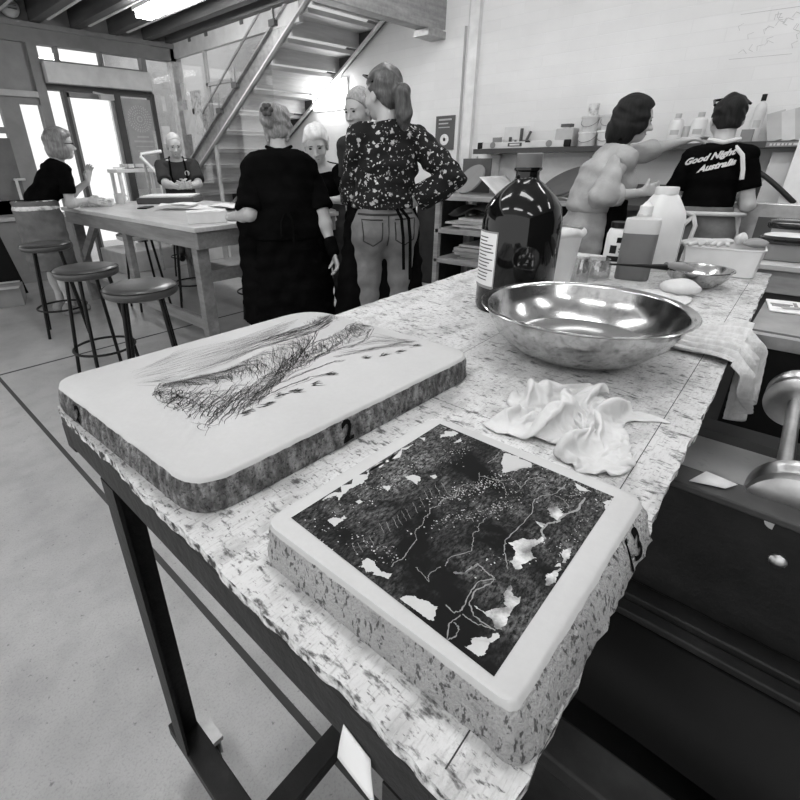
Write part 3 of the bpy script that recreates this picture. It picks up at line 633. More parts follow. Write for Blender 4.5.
# ---------------------------------------------------------------- bowl, bottle and the things on the far half of the table
bx, by = .99, .313
t = thing('mixing_bowl', 'large stainless steel mixing bowl of water in the middle of the table', 'bowl', (bx, by, T))
prof = [(0, .000), (.085, .000), (.1, .004), (.135, .022), (.165, .05), (.182, .08), (.187, .1), (.2, .103), (.2015, .1045), (.2, .106), (.187, .1035), (.185, .1), (.180, .08), (.163, .051), (.133, .024), (.1, .006), (.085, .002), (0, .002)]
obj('bowl_shell', MB().lathe(prof, (bx, by, T), 72), M['steel'], t, smooth=50)
obj('water', MB().lathe([(0, .028), (.139, .028), (.1425, .032), (0, .032)], (bx, by, T), 64), plain('water', .16, .08, 0, .5), t, smooth=0)
# bottle
cx, cy = 1.220, .574
t = thing('chemical_bottle', 'big dark glass bottle with a grey screw cap and paper label', 'bottle', (cx, cy, T))
prof = [(0, .004), (.085, .004), (.094, .0), (.0985, .012), (.0995, .2), (.098, .235), (.09, .268), (.07, .295), (.047, .315), (.031, .327), (.028, .335), (.028, .346), (.033, .35), (.033, .355), (.027, .358), (.027, .37), (0, .37)]
obj('bottle_glass', MB().lathe([(r, h) for r, h in prof], (cx, cy, T), 64), plain('dark_bottle_glass', .004, .06, 0, .45, .12, 0, 1, 1.5, 0), t, smooth=35)
obj('screw_cap', MB().lathe([(.0, .388), (.028, .388), (.031, .386), (.031, .344+.008), (.0, .352)][::-1], (cx, cy, T), 40), M['plastic_grey'], t, smooth=35)
va = math.atan2(-cy, -cx); la = va-.95   # toward the camera, turned to its left
def lab(u, v, r=.1003): a = la-.42*(1-u)+.42*u; return (cx+r*math.cos(a), cy+r*math.sin(a), T+.065+.145*v)
lb = obj('label', MB().grid(lambda u, v: lab(u, v), 16, 2), M['paper'], t)
mb = MB()
for k in range(13):
    v0 = .14+.8*k/13; u1 = rs.uniform(.55, .92)
    mb.grid(lambda u, v: lab(.1+(u1-.1)*u, v0+.02*v, .1007), 8, 1)
obj('printed_lines', mb, M['darkgrey'], lb, smooth=0)
mb = MB().grid(lambda u, v: lab(u, v*.05, .1007), 8, 1).grid(lambda u, v: lab(u, .97+v*.03, .1007), 8, 1).grid(lambda u, v: lab(.96+.04*u, v, .1007), 2, 4)
obj('label_border', mb, M['midgrey'], lb, smooth=0)

def lathe_thing(name, label, cat, c, parts, group=None):
    t = thing(name, label, cat, c, group)
    for pn, prof, mat in parts: obj(pn, MB().lathe(prof, c, 32), M[mat] if isinstance(mat, str) else mat, t, smooth=40)
    return t
clear = pane_mat('clear_jar', .2, .86, .05)
# plastic lined cup right behind the bottle
c = (1.553, .595, T)
t = lathe_thing('paper_cup', 'tall white cup with a crumpled liner standing behind the dark bottle', 'cup', c, [('cup_body', [(0, .002), (.045, .002), (.047, 0), (.062, .16), (.066, .165), (.062, .168), (.058, .16), (.043, .006), (0, .006)], 'plastic_white')])
mb = MB()
mb.grid(lambda u, v: (c[0]+(.058+.012*math.sin(v*PI)+.003*math.sin(u*40))*math.cos(2*PI*u), c[1]+(.058+.012*math.sin(v*PI)+.003*math.sin(u*40))*math.sin(2*PI*u), T+.150+.028*v+.004*math.sin(u*31)), 48, 6)
mb.lathe([(.06, .17), (.03, .175), (0, .165)], (c[0], c[1], T), 24)
obj('liner', mb, M['cotton'], t)
lathe_thing('glass_jar', 'small clear glass jar standing beside the white cup', 'jar', (1.60, .535, T), [('jar_body', [(0, 0), (.026, 0), (.028, .004), (.028, .07), (.024, .076), (.024, .085), (.022, .085), (.022, .07), (.026, .06), (.026, .006), (0, .004)], clear)])
lathe_thing('glass_jar', 'squat clear glass jar lying between the white cup and the grey bottle', 'jar', (1.72, .525, T), [('jar_body', [(0, 0), (.044, 0), (.046, .004), (.046, .05), (.04, .058), (.04, .066), (.037, .066), (.037, .056), (.043, .048), (.043, .006), (0, .004)], clear)])
t = lathe_thing('label_bottle', 'small white bottle with black printed label and dark cap behind the grey bottle', 'bottle', (2.05, .565, T), [('bottle_body', [(0, 0), (.04, 0), (.043, .004), (.043, .105), (.036, .125), (.03, .13), (0, .13)], 'plastic_white'), ('cap', [(0, .13), (.035, .13), (.035, .15), (0, .152)], 'plastic_black')])
mb = MB()
for k, (z0, z1, u0, u1) in enumerate([(.07, .09, .35, .7), (.03, .06, .1, .4), (.0, .02, .0, .6), (.045, .05, .5, .9), (.035, .04, .5, .9)]):
    mb.grid(lambda u, v: (2.05+.0436*math.cos(va-.9+1.8*(u0+(u1-u0)*u)), .565+.0436*math.sin(va-.9+1.8*(u0+(u1-u0)*u)), T+z0+.008+(z1-z0)*v), 8, 1)
obj('label_print', mb, M['plastic_black'], t, smooth=0)
# squarish bottles
def sqlathe(prof, c, rz, e=4.5, n=40):
    """super-ellipse lathe: (half width, half depth, height)"""
    mb = MB(); vs = []
    for wx, wy, h in prof:
        for k in range(n):
            a = 2*PI*k/n; cc, s_ = math.cos(a), math.sin(a); rr_ = (abs(cc)**e+abs(s_)**e)**(-1/e)
            x, y = wx*rr_*cc, wy*rr_*s_; vs.append((c[0]+x*math.cos(rz)-y*math.sin(rz), c[1]+x*math.sin(rz)+y*math.cos(rz), c[2]+h))
    fs = []
    for i in range(len(prof)-1):
        for k in range(n): fs.append((i*n+k, i*n+(k+1) % n, (i+1)*n+(k+1) % n, (i+1)*n+k))
    fs += [tuple(range(n-1, -1, -1)), tuple((len(prof)-1)*n+k for k in range(n))]
    return mb.add(vs, fs)
c = (1.79, .43, T); rz = math.atan2(c[1], c[0])+PI/2
t = thing('liquid_bottle', 'translucent square bottle filled with grey liquid in front of the white jug', 'bottle', c)
obj('bottle_body', sqlathe([(.048, .034, 0), (.051, .037, .006), (.051, .037, .150)], c, rz), plain('grey_liquid', .16, .25), t)
obj('bottle_shoulder', sqlathe([(.051, .037, .150), (.051, .037, .185), (.049, .035, .193), (.02, .018, .2), (.02, .018, .208)], c, rz), plain('translucent_plastic', .55, .35), t)
obj('cap', MB().lathe([(.019, .205), (.019, .232), (.012, .236), (.006, .245), (0, .245)], c, 24), M['plastic_white'], t)
c = (2.00, .43, T); rz = math.atan2(c[1], c[0])+PI/2+.5
t = thing('plastic_jug', 'tall white square plastic jug standing behind the grey liquid bottle', 'jug', c)
obj('jug_body', sqlathe([(.062, .062, 0), (.066, .066, .008), (.066, .066, .17), (.06, .06, .2), (.035, .035, .25), (.03, .03, .256)], c, rz, 5), M['plastic_white'], t)
obj('cap', MB().lathe([(.035, .254), (.036, .257), (.036, .276), (.034, .279), (0, .279)], c, 28), M['offwhite'], t)
obj('jug_label', MB().box((c[0]-.012, c[1]-.075, T+.10), (.012, .004, .13), rz-.5), M['lightgrey'], t)
# small bowl with a long handled brush, sponge, cloths
c = (1.81, .25, T)
lathe_thing('small_bowl', 'small shallow stainless steel bowl near the right edge of the table', 'bowl', c, [('bowl_shell', [(0, 0), (.04, 0), (.06, .008), (.08, .03), (.09, .052), (.094, .053), (.093, .056), (.088, .055), (.078, .032), (.058, .011), (.04, .003), (0, .003)], 'steel')])
t = thing('dip_brush', 'dark long handled brush leaning in the small steel bowl', 'brush', (1.77, .33, T+.06))
obj('handle', MB().tube([(1.60, .45, T+.075), (1.68, .385, T+.066), (1.75, .325, T+.058)], [.003, .005, .010], 10), M['plastic_black'], t)
obj('brush_head', MB().tube([(1.745, .329, T+.064), (1.79, .295, T+.058), (1.82, .272, T+.046)], [.011, .014, .010], 12), M['midgrey'], t)
def blob(name, label, cat, c, r, mat, amp=.12, seed=1, n=24, group=None):
    mb = MB().ell((0, 0, 0), r, n); q = random.Random(seed); ph = [q.uniform(0, 6) for _ in range(6)]
    mb.v = [(c[0]+x*(1+amp*math.sin(y/r[1]*4+ph[0])*math.sin(x/r[0]*3+ph[1])), c[1]+y*(1+amp*math.sin(x/r[0]*5+ph[2])), c[2]+max(-r[2], z*(1+amp*math.sin(x/r[0]*4+ph[3]+y/r[1]*3)))+r[2]) for x, y, z in mb.v]
    return tag(obj(name, mb, M[mat], None, c, smooth=60), label, cat, group)
blob('sponge', 'flattened white round sponge leaning by the small steel bowl', 'sponge', (1.66, .262, T), (.062, .05, .022), 'cotton', .1, 4)
# flat damp cloth behind the bowl
def sheet(name, label, outline_fn, nu, nv, mat, thick=.002, loc=None):
    return tag(obj(name, MB().grid(outline_fn, nu, nv), M[mat], None, loc, smooth=70, solid=thick), label, 'cloth')
sheet('wiping_cloth', 'flat folded white cloth lying just behind the large steel bowl', lambda u, v: (1.30+.34*u+.03*math.sin(v*5), .235+.17*v+.02*math.sin(u*6), T+.005+.014*math.sin(PI*v)*math.sin(PI*u)+.004*math.sin(u*23+v*9)*math.sin(v*17)), 50, 36, 'cotton', loc=(1.45, .32, T))
# cheesecloth over the right edge
def gauze(u, v):
    w = .10+.05*u; x = 1.20+.02*u+(v-.5)*(.26-.10*max(0, u-.55)/.45)+.02*math.sin(u*7+v*3); x += .04
    fold = .009*math.sin(v*19+u*4)*(.3+u)+.005*math.sin(v*47+u*9)
    ue = .52
    if u < ue:
        s = u/ue; y = .27-.215*s; z = T+.008+abs(fold)*1.2+.004*math.sin(s*9)
        return (x, y, z)
    s = (u-ue)/(1-ue); L = .17*(.72+.33*math.sin(v*5.2+.2)**2); a = min(1, s*6)
    return (x+.03*s-.02, .055-.018*math.sin(a*PI/2)-.01*s+fold*1.5, T+.008-L*s+.002)
sheet('cheesecloth', 'crumpled cheesecloth strip hanging over the right table edge', gauze, 70, 70, 'gauze', .0015, (1.24, .1, T))
# white crate with gloves at the far corner
c = (2.08, .235, T)
mb = MB(); rz = .03
t = thing('white_crate', 'white plastic crate standing on the far right corner of the table', 'crate', c)
obj('crate_body', sqlathe([(.07, .098, 0), (.074, .104, .004), (.08, .112, .088), (.083, .115, .09), (.083, .115, .094), (.078, .11, .094), (.072, .102, .03), (.064, .09, .028)], c, .12, 9), M['plastic_white'], t)
for k, (x, y, a, lab_, mt) in enumerate([(2.11, .155, .2, 'dark padded scrubbing pad on the right end of the white crate', 'midgrey'), (2.14, .20, .1, 'small white sponge at the back of the white crate', 'cotton')]):
    blob('scrubbing_pad' if k == 0 else 'sponge', lab_, 'pad' if k == 0 else 'sponge', (x, y, T+.09), (.05, .035, .014) if k == 0 else (.02, .018, .02), mt, .15, k+20)

# ================================================================ press beside the table
t = thing('litho_press', 'black cast iron printing press bed to the right of the table', 'press', (1.1, -.4, 0))
obj('end_plate', MB().b2((.80, -1.0, .55), (.83, .25, .80)), M['blackmetal'], t, bevel=.004)
obj('top_rail', MB().b2((.79, -1.0, .795), (.85, .25, .808)), noisy('worn_black_rail', [(12, [(.3, .025), (.7, .05)])], .5, spec=.3), t, bevel=.003)
obj('bottom_flange', MB().b2((.735, -1.0, .545), (.80, .35, .56)).b2((.76, -1.0, .56), (.80, .25, .575)), M['steel_dark'], t, bevel=.003)
obj('bolt', MB().lathe([(0, 0), (.011, 0), (.011, .005), (.006, .009), (0, .009)], (.80, -.085, .735), 12, axis=(-1, 0, 0)), M['steelbrush'], t)
obj('lower_panel', MB().add([(.74, .35, .545), (.74, -1, .545), (.60, -1, .40), (.66, .35, .40)], [(0, 1, 2, 3)]).b2((.66, -1, .38), (.70, .35, .40)), plain('dark_panel', .006, .6, 0, .2), t, solid=.004)
obj('side_frame', MB().b2((.54, -1.0, .33), (.62, .35, .37)).b2((.57, -1, .1), (.60, .35, .33)), noisy('worn_dark_bar', [(14, [(.3, .012), (.7, .035)])], .55, spec=.3), t, bevel=.006)
obj('side_frame', MB().b2((.44, -1.0, .12), (.5, .35, .17)).b2((.3, -1.0, .0), (1.9, .35, .02)), M['steel_dark'], t, bevel=.006)  # last box: dark floor sheet painting the shade below press and table
obj('cross_member', MB().b2((.5, -.14, .12), (.57, -.05, .3)), M['darkgrey'], t, bevel=.003)
obj('cross_member', MB().b2((.5, -.30, .12), (.57, -.22, .3)), M['darkgrey'], t, bevel=.003)
obj('bed', MB().b2((.84, -1.0, .585), (1.44, .25, .60)), noisy('press_board', [(6, [(.3, .32), (.7, .42)]), (30, [(.3, .8), (.4, 1)])], .5), t)
obj('bed_rim', MB().b2((1.40, -1.0, .6), (1.47, .25, .625)), M['darkgrey'], t)
cab = obj('rear_housing', MB().b2((1.47, -1.0, .1), (1.86, .068, .865)), M['black'], t, bevel=.004)
obj('housing_edge', MB().b2((1.455, -1.0, .85), (1.48, .069, .88)), M['steelbrush'], cab)
obj('housing_top', MB().b2((1.50, -1.0, .86), (1.86, .069, .88)), noisy('ink_slab', [(5, [(.3, .16), (.7, .3)])], .2), cab)
def wheel(x, y, z, nm='press_wheel', r=.056):
    return obj(nm, MB().lathe([(.018, -.034), (.05, -.036), (r, -.032), (r, -.012), (r-.005, -.006), (r-.005, .006), (r, .012), (r, .032), (.05, .036), (.018, .034)], (x, y, z), 40, axis=(1, 0, .0)), M['steelbrush'], rl)
rl = thing('ink_roller', 'steel shaft with two bright flanged wheels resting on the press', 'roller', (1.08, -.065, .792))
obj('shaft', MB().cyl((.80, -.066, .792), (1.38, -.056, .792), .012, 20), M['steelbrush'], rl)
wheel(.868, -.082, .790, 'flanged_wheel', .062); wheel(1.32, -.06, .792, 'flanged_wheel')
tag(obj('metal_offcut', MB().add([(.80, .045, .811), (.815, .0, .811), (.835, -.012, .813), (.83, .03, .82)], [(0, 1, 2, 3)]), M['offwhite'], None, (.8, .02, .81), solid=.002), 'small pale metal offcut lying on the black press rail', 'offcut')
# ================================================================ people (one continuous surface per body, clothes and hair as children)
A3 = lambda *v: np.array(v, float)
def nrm(v): v = np.asarray(v, float); return v/np.linalg.norm(v)
def cone(a, b, ra, rb):
    a, b = A3(*a), A3(*b); ba = b-a; L = ba@ba
    def f(P):
        t = np.clip((P-a)@ba/L, 0, 1); return np.linalg.norm(P-a-t[:, None]*ba, axis=1)-(ra+(rb-ra)*t)
    f.lo = np.minimum(a-ra, b-rb); f.hi = np.maximum(a+ra, b+rb); return f
def ecap(a, b, r1, r2, side):
    """capsule with an elliptical section: r = (half width, half depth) at each end"""
    a, b = A3(*a), A3(*b); ba = b-a; L = ba@ba; ax = nrm(ba); sd = nrm(np.asarray(side)-ax*(ax@np.asarray(side))); fd = np.cross(ax, sd)
    def f(P):
        t = np.clip((P-a)@ba/L, 0, 1); v = P-a-t[:, None]*ba
        rx = r1[0]+(r2[0]-r1[0])*t; ry = r1[1]+(r2[1]-r1[1])*t; m = np.minimum(rx, ry)
        k = np.sqrt((v@sd/rx)**2+(v@fd/ry)**2+(v@ax/m)**2); return (k-1)*m
    R = max(r1+r2); f.lo = np.minimum(a, b)-R; f.hi = np.maximum(a, b)+R; return f
def ellp(c, r, R=None):
    c = A3(*c); r = A3(*r); R = np.eye(3) if R is None else R      # R rows: local axes
    def f(P):
        q = (P-c)@R.T; k0 = np.linalg.norm(q/r, axis=1); k1 = np.linalg.norm(q/r**2, axis=1)+1e-9; return k0*(k0-1)/k1
    m = r.max(); f.lo = c-m; f.hi = c+m; return f
def smin(d, e, k):
    h = np.clip(.5+.5*(e-d)/k, 0, 1); return e*(1-h)+d*h-k*h*(1-h)
def field(prims, k=.03, off=0.0, cuts=(), subs=(), wrinkle=None):
    def F(P):
        d = None
        for f in prims:
            e = f(P); d = e if d is None else smin(d, e, k)
        d = d-off
        if wrinkle is not None: d = d-wrinkle(P)
        for f in subs: d = -smin(-d, f(P), .006)
        for c, n in cuts: d = np.maximum(d, (P-A3(*c))@nrm(n))
        return d
    F.lo = np.min([f.lo for f in prims], 0)-off-.02; F.hi = np.max([f.hi for f in prims], 0)+off+.02
    for c, n in cuts:
        n = nrm(n); i = int(np.argmax(np.abs(n)))
        if abs(n[i]) > .98:
            if n[i] > 0: F.hi[i] = min(F.hi[i], c[i]+.03)
            else: F.lo[i] = max(F.lo[i], c[i]-.03)
    return F
def surfnet(F, h):
    lo, hi = F.lo, F.hi; n = np.ceil((hi-lo)/h).astype(int)+2
    g_ = [lo[i]+h*np.arange(n[i]) for i in range(3)]
    X = np.stack(np.meshgrid(*g_, indexing='ij'), -1); V = F(X.reshape(-1, 3)).reshape(n); Sg = V < 0
    nc = n-1; cnt = np.zeros(nc); acc = np.zeros((*nc, 3))
    import itertools
    for ax in range(3):
        d = [0, 0, 0]; d[ax] = 1; oth = [i for i in range(3) if i != ax]
        for o1, o2 in itertools.product((0, 1), (0, 1)):
            o = [0, 0, 0]; o[oth[0]] = o1; o[oth[1]] = o2
            sl0 = tuple(slice(o[i], o[i]+nc[i]) for i in range(3)); sl1 = tuple(slice(o[i]+d[i], o[i]+d[i]+nc[i]) for i in range(3))
            a, b = V[sl0], V[sl1]; cr = (a < 0) != (b < 0)
            t = np.where(cr, a/np.where(cr, a-b, 1), 0); p = np.array(o, float)+t[..., None]*np.array(d, float)
            acc += np.where(cr[..., None], p, 0); cnt += cr
    act = cnt > 0; idx = -np.ones(nc, int); idx[act] = np.arange(act.sum())
    base = np.stack(np.meshgrid(*[np.arange(k) for k in nc], indexing='ij'), -1)[act]
    vs = lo+h*(base+acc[act]/cnt[act][:, None])
    faces = []
    for ax in range(3):
        d = [0, 0, 0]; d[ax] = 1; j, k = (ax+1) % 3, (ax+2) % 3
        sl0 = tuple(slice(0, n[i]-d[i]) for i in range(3)); sl1 = tuple(slice(d[i], n[i]) for i in range(3))
        cr = Sg[sl0] != Sg[sl1]; I = np.argwhere(cr)
        I = I[(I[:, j] > 0) & (I[:, k] > 0) & (I[:, j] < n[j]-1) & (I[:, k] < n[k]-1)]
        def at(dj, dk): q = I.copy(); q[:, j] += dj; q[:, k] += dk; return idx[q[:, 0], q[:, 1], q[:, 2]]
        Q = np.stack([at(-1, -1), at(0, -1), at(0, 0), at(-1, 0)], 1); s0 = Sg[I[:, 0], I[:, 1], I[:, 2]]
        Q[~s0] = Q[~s0][:, ::-1]; faces.append(Q)
    Fc = np.concatenate(faces); Fc = Fc[(Fc >= 0).all(1)]
    return vs, Fc
def sd_obj(name, parts, mat, parent, h, label=None, relax=1, world=None):
    """parts: list of fields; meshed one by one and joined"""
    mb = MB()
    for F, hh in parts:
        vs, fs = surfnet(F, hh)
        for _ in range(relax):     # one smoothing pass on the net
            s = np.zeros_like(vs); c = np.zeros(len(vs))
            for a, b in ((0, 1), (1, 2), (2, 3), (3, 0)):
                np.add.at(s, fs[:, a], vs[fs[:, b]]); np.add.at(c, fs[:, a], 1); np.add.at(s, fs[:, b], vs[fs[:, a]]); np.add.at(c, fs[:, b], 1)
            vs = vs*.45+.55*s/np.maximum(c, 1)[:, None]
        mb.add([tuple(v) for v in vs], [tuple(f) for f in fs.tolist()])
    me = mb.mesh(name, mat, (0, 0, 0), 180 if relax else 40)
    o = bpy.data.objects.new(name, me); COL.objects.link(o); o.parent = parent
    if label: o['label'] = label
    return o
def rotm(ax, a):
    return np.array(Matrix.Rotation(a, 3, ax))
def ik(Sh, W, l1, l2, hint):
    d = W-Sh; L = np.linalg.norm(d); L2 = min(L, (l1+l2)*.999); u = d/L
    if L > L2: W = Sh+u*L2
    a = (l1*l1-l2*l2+L2*L2)/(2*L2); hh = math.sqrt(max(0, l1*l1-a*a)); hint = np.asarray(hint, float); p = nrm(hint-u*(u@hint))
    return Sh+u*a+p*hh, W
def hand(W, d, palm, sc=1, curl=.5, thumb_side=1, spread=.12):
    """W wrist, d pointing direction, palm normal, five fingers with two bends"""
    d = nrm(d); nr = nrm(np.asarray(palm)-d*(d@np.asarray(palm))); s = np.cross(d, nr)*thumb_side     # s: towards the thumb
    P = [ecap(W-d*.03*sc, W+d*.02*sc, (.026*sc, .022*sc), (.03*sc, .018*sc), s), ecap(W+d*.02*sc, W+d*.075*sc, (.031*sc, .015*sc), (.038*sc, .013*sc), s)]
    for k, (o, L) in enumerate(((.028, .072), (.010, .080), (-.009, .075), (-.027, .058))):
        b = W+d*.085*sc+s*o*sc; L = L*sc; dd = nrm(d+s*spread*(1-k*.66)); c1, c2, c3 = curl*.5, curl*1.1, curl*1.6
        rot = lambda an: dd*math.cos(an)+nr*math.sin(an)
        p1 = b+rot(c1)*L*.45; p2 = p1+rot(c2)*L*.32; p3 = p2+rot(c3)*L*.23
        P += [cone(W+d*.05*sc+s*o*.8*sc, b, .010*sc, .0095*sc), cone(b, p1, .0095*sc, .0085*sc), cone(p1, p2, .0085*sc, .0078*sc), cone(p2, p3, .0078*sc, .0065*sc)]
    b = W+d*.03*sc+s*.026*sc; t1 = b+nrm(d*.6+s*.7+nr*.35)*.035*sc; t2 = t1+nrm(d*.9+s*.25+nr*.5*(1+curl))*.03*sc; t3 = t2+nrm(d*.9-s*.1+nr*.6*(1+curl))*.022*sc
    P += [cone(W+d*.012*sc, b, .014*sc, .012*sc), cone(b, t1, .012*sc, .0105*sc), cone(t1, t2, .0105*sc, .0095*sc), cone(t2, t3, .0095*sc, .007*sc)]
    return P
EX, EY, EZ = A3(1, 0, 0), A3(0, 1, 0), A3(0, 0, 1)
class Person:
    def __init__(s, label, loc, face, H=1.7, bulk=1.0, sh=.165, lean=0, side=0, twist=0, head_yaw=0, head_pitch=0, head_roll=0, sit=None, hips_back=0, hs=1.0, female=False, shz=0):
        s.k = k = H/1.7; s.t = thing('person', label, 'person', (loc[0], loc[1], loc[2] if len(loc) > 2 else 0)); s.loc = A3(*s.t.location)
        s.rz = math.atan2(-face[0], face[1]); s.t.rotation_euler.z = s.rz; s.bulk = bulk; s.female = female
        c, n = math.cos(-s.rz), math.sin(-s.rz); s.W2L = np.array([[c, -n, 0], [n, c, 0], [0, 0, 1]])
        s.pel = A3(0, -hips_back, .93*k if sit is None else sit); B = rotm('X', -lean)@rotm('Y', side); Tw = rotm('Z', twist); s.B = B
        up = lambda x, y, z: s.pel+B@(Tw@A3(x*k, y*k, 0)+A3(0, 0, z*k-.93*k))
        s.waist = s.pel+.45*(up(0, 0, 1.07)-s.pel)+.55*A3(0, 0, .14*k); s.chest = up(0, .005, 1.27); s.neck = up(0, -.015, 1.43); s.side = B@(Tw@EX); s.fwd = B@(Tw@EY); s.upv = B@EZ
        s.shL, s.shR = up(-sh, -.01, 1.375+shz), up(sh, -.01, 1.375+shz)
        s.Rh = rotm('Z', head_yaw)@rotm('X', -head_pitch)@rotm('Y', head_roll); s.hs = k*1.0*hs
        s.hc = s.neck+s.upv*.06*k+s.Rh@(A3(0, .035, .105)*s.hs)
        w = .09*bulk**.5
        if sit is None:
            s.hip = [A3(-w*k, -hips_back, .9*k), A3(w*k, -hips_back, .9*k)]; s.knee = [A3(-(w+.005)*k, .02-hips_back*.5, .49*k), A3((w+.005)*k, .02-hips_back*.5, .49*k)]; s.ank = [A3(-(w+.01)*k, -.02, .08*k), A3((w+.01)*k, -.02, .08*k)]
        else:
            s.pel[2] += 0; s.hip = [A3(-w*k, 0, s.pel[2]-.03*k), A3(w*k, 0, s.pel[2]-.03*k)]; s.knee = [A3(-.13*k, .4*k, s.pel[2]-.08*k), A3(.13*k, .4*k, s.pel[2]-.08*k)]; s.ank = [A3(-.12*k, .36*k, s.pel[2]-.48*k), A3(.12*k, .36*k, s.pel[2]-.48*k)]
        s.arms = {}; s.hands = []
    def L(s, w): return s.W2L@(A3(*w)-s.loc)
    def arm(s, which, wrist=None, local=None, hint=(0, -1, -.3), hd=None, palm=(0, 0, -1), curl=.5):
        Sh = s.shL if which == 'L' else s.shR; W = s.L(wrist) if wrist is not None else A3(*local)
        E, W = ik(Sh, W, .29*s.k, .26*s.k, hint); s.arms[which] = (Sh, E, W)
        d = nrm(W-E) if hd is None else nrm(hd); s.hands.append(hand(W+d*.012, d, palm, s.k, curl, 1 if which == 'R' else -1))
    def torso(s, o=0):
        k, b = s.k, s.bulk; sd = s.side; r = lambda x, y: (x*k*b+o, y*k*(b*.6+.4)+o)
        P = [ecap(s.pel-EZ*.03*k, s.waist, r(.165 if not s.female else .172, .115), r(.132 if not s.female else .125, .095), EX), ecap(s.waist, s.chest, r(.132 if not s.female else .125, .095), r(.155, .11), sd),
             ecap(s.chest, s.chest*.4+s.neck*.6, r(.155, .11), r(.12, .075), sd), cone(s.neck-s.upv*.03*k, s.shL, .06*k+o, .055*k+o), cone(s.neck-s.upv*.03*k, s.shR, .06*k+o, .055*k+o)]
        if s.female:
            for q in (-1, 1): P.append(ellp(s.chest+sd*q*.07*k*b+s.fwd*.075*k-s.upv*.02*k, (.065*k*b+o, .06*k+o, .065*k+o)))
        for h_ in s.hip: P.append(ellp(h_-EY*.045*k, (.085*k*b+o, .085*k*b+o, .1*k+o)))
        return P
    def legs(s, o=0, a=0., b=1.):
        k = s.k; q = s.bulk**.7; P = []
        for h_, n, a_ in zip(s.hip, s.knee, s.ank):
            P += [cone(h_, n, .092*k*q+o, .058*k*q+o), cone(n, a_, .056*k*q+o, .037*k+o), ellp(n*.62+a_*.38-EY*.02*k, (.05*k*q+o, .055*k*q+o, .12*k))]
        return P
    def armp(s, which, o=0, f=1.0):
        Sh, E, W = s.arms[which]; k, q = s.k, s.bulk**.6
        return [cone(Sh, E, .05*k*q+o, .041*k*q+o), cone(E, W, .041*k*q+o, .027*k+o), ellp(E*.7+W*.3, (.042*k*q+o,)*3)]
    def sleeve(s, which, f, o=.012, flare=.01):
        Sh, E, W = s.arms[which]; k, q = s.k, s.bulk**.6
        if f <= 1: return [cone(Sh, Sh+(E-Sh)*f, .052*k*q+o, (.052-.011*f)*k*q+o+flare)], ((Sh+(E-Sh)*(f+.0)), E-Sh)
        g_ = f-1; return [cone(Sh, E, .052*k*q+o, .043*k*q+o), cone(E, E+(W-E)*g_, .043*k*q+o, (.041-.014*g_)*k+o+flare)], (E+(W-E)*g_, W-E)
    def feet(s):
        k = s.k; return [cone(a_+A3(0, -.03, -.045)*k, a_+A3(0, .15, -.055)*k, .036*k, .026*k) for a_ in s.ank]
    def headp(s):
        h_, R = s.hs, s.Rh; p = lambda x, y, z: s.hc+R@(A3(x, y, z)*h_); e = lambda c, r: ellp(p(*c), A3(*r)*h_, R.T)
        P = [e((0, -.012, .03), (.074, .096, .094)), e((0, .02, -.045), (.056, .066, .068)), e((0, .05, -.085), (.032, .03, .024)), e((0, .04, .02), (.062, .05, .06)),
             e((-.043, .05, -.03), (.026, .03, .028)), e((.043, .05, -.03), (.026, .03, .028))]
        Q = [cone(p(0, .088, .0), p(0, .108, -.032), .009*h_, .013*h_), e((.011, .094, -.036), (.01, .01, .009)), e((-.011, .094, -.036), (.01, .01, .009)), e((0, .076, -.062), (.024, .014, .007)), e((0, .075, -.072), (.02, .014, .008)),
             e((-.032, .078, .026), (.024, .012, .008)), e((.032, .078, .026), (.024, .012, .008)), e((-.077, -.01, -.012), (.01, .02, .032)), e((.077, -.01, -.012), (.01, .02, .032))]
        sub = [e((-.032, .1, .008), (.017, .016, .011)), e((.032, .1, .008), (.017, .016, .011))]
        nk = [cone(s.neck-s.upv*.02*s.k-s.fwd*.005, p(0, -.025, -.06), .058*s.k, .052*h_)]
        return P, Q, sub, nk, p
    def build_body(s, feet=True, mat='skin'):
        P = s.torso()+s.legs(); 
        for w in s.arms: P += s.armp(w)
        P += s.feet()
        _, _, _, nk, _ = s.headp(); parts = [(field(P+nk, .025*s.k), .013*s.k)]
        hp, hq, sub, nk, p = s.headp()
        def FH(X):
            d = None
            for f in hp: e = f(X); d = e if d is None else smin(d, e, .025)
            for f in hq: d = smin(d, f(X), .008)
            for f in sub: d = -smin(-d, f(X), .006)
            for f in nk: d = smin(d, f(X), .02)
            return d
        FH.lo = s.hc-.18*s.hs; FH.hi = s.hc+.17*s.hs; parts.append((FH, .0052))
        for hd in s.hands: parts.append((field(hd, .006), .0042))
        s.body = sd_obj('body', parts, M[mat], s.t, 0)
        for x in (-1, 1):
            o_ = sd_obj('eye', [(field([ellp(p(.032*x, .0835, .008), A3(.0125, .007, .0065)*s.hs, s.Rh.T)], .01), .0028)], M['plastic_black'], s.t, 0)
            sd_obj('eyebrow', [(field([ecap(p(.018*x, .092, .026), p(.047*x, .083, .026), (.004*s.hs, .004*s.hs), (.003*s.hs, .003*s.hs), s.Rh@EZ)], .004), .0026)], M['cloth_grey'], s.t, 0)
        sd_obj('mouth', [(field([ecap(p(-.02, .0855, -.066), p(.02, .0855, -.066), (.003*s.hs, .005*s.hs), (.003*s.hs, .005*s.hs), s.Rh@EZ)], .004), .0026)], M['skin_dark'], s.t, 0)
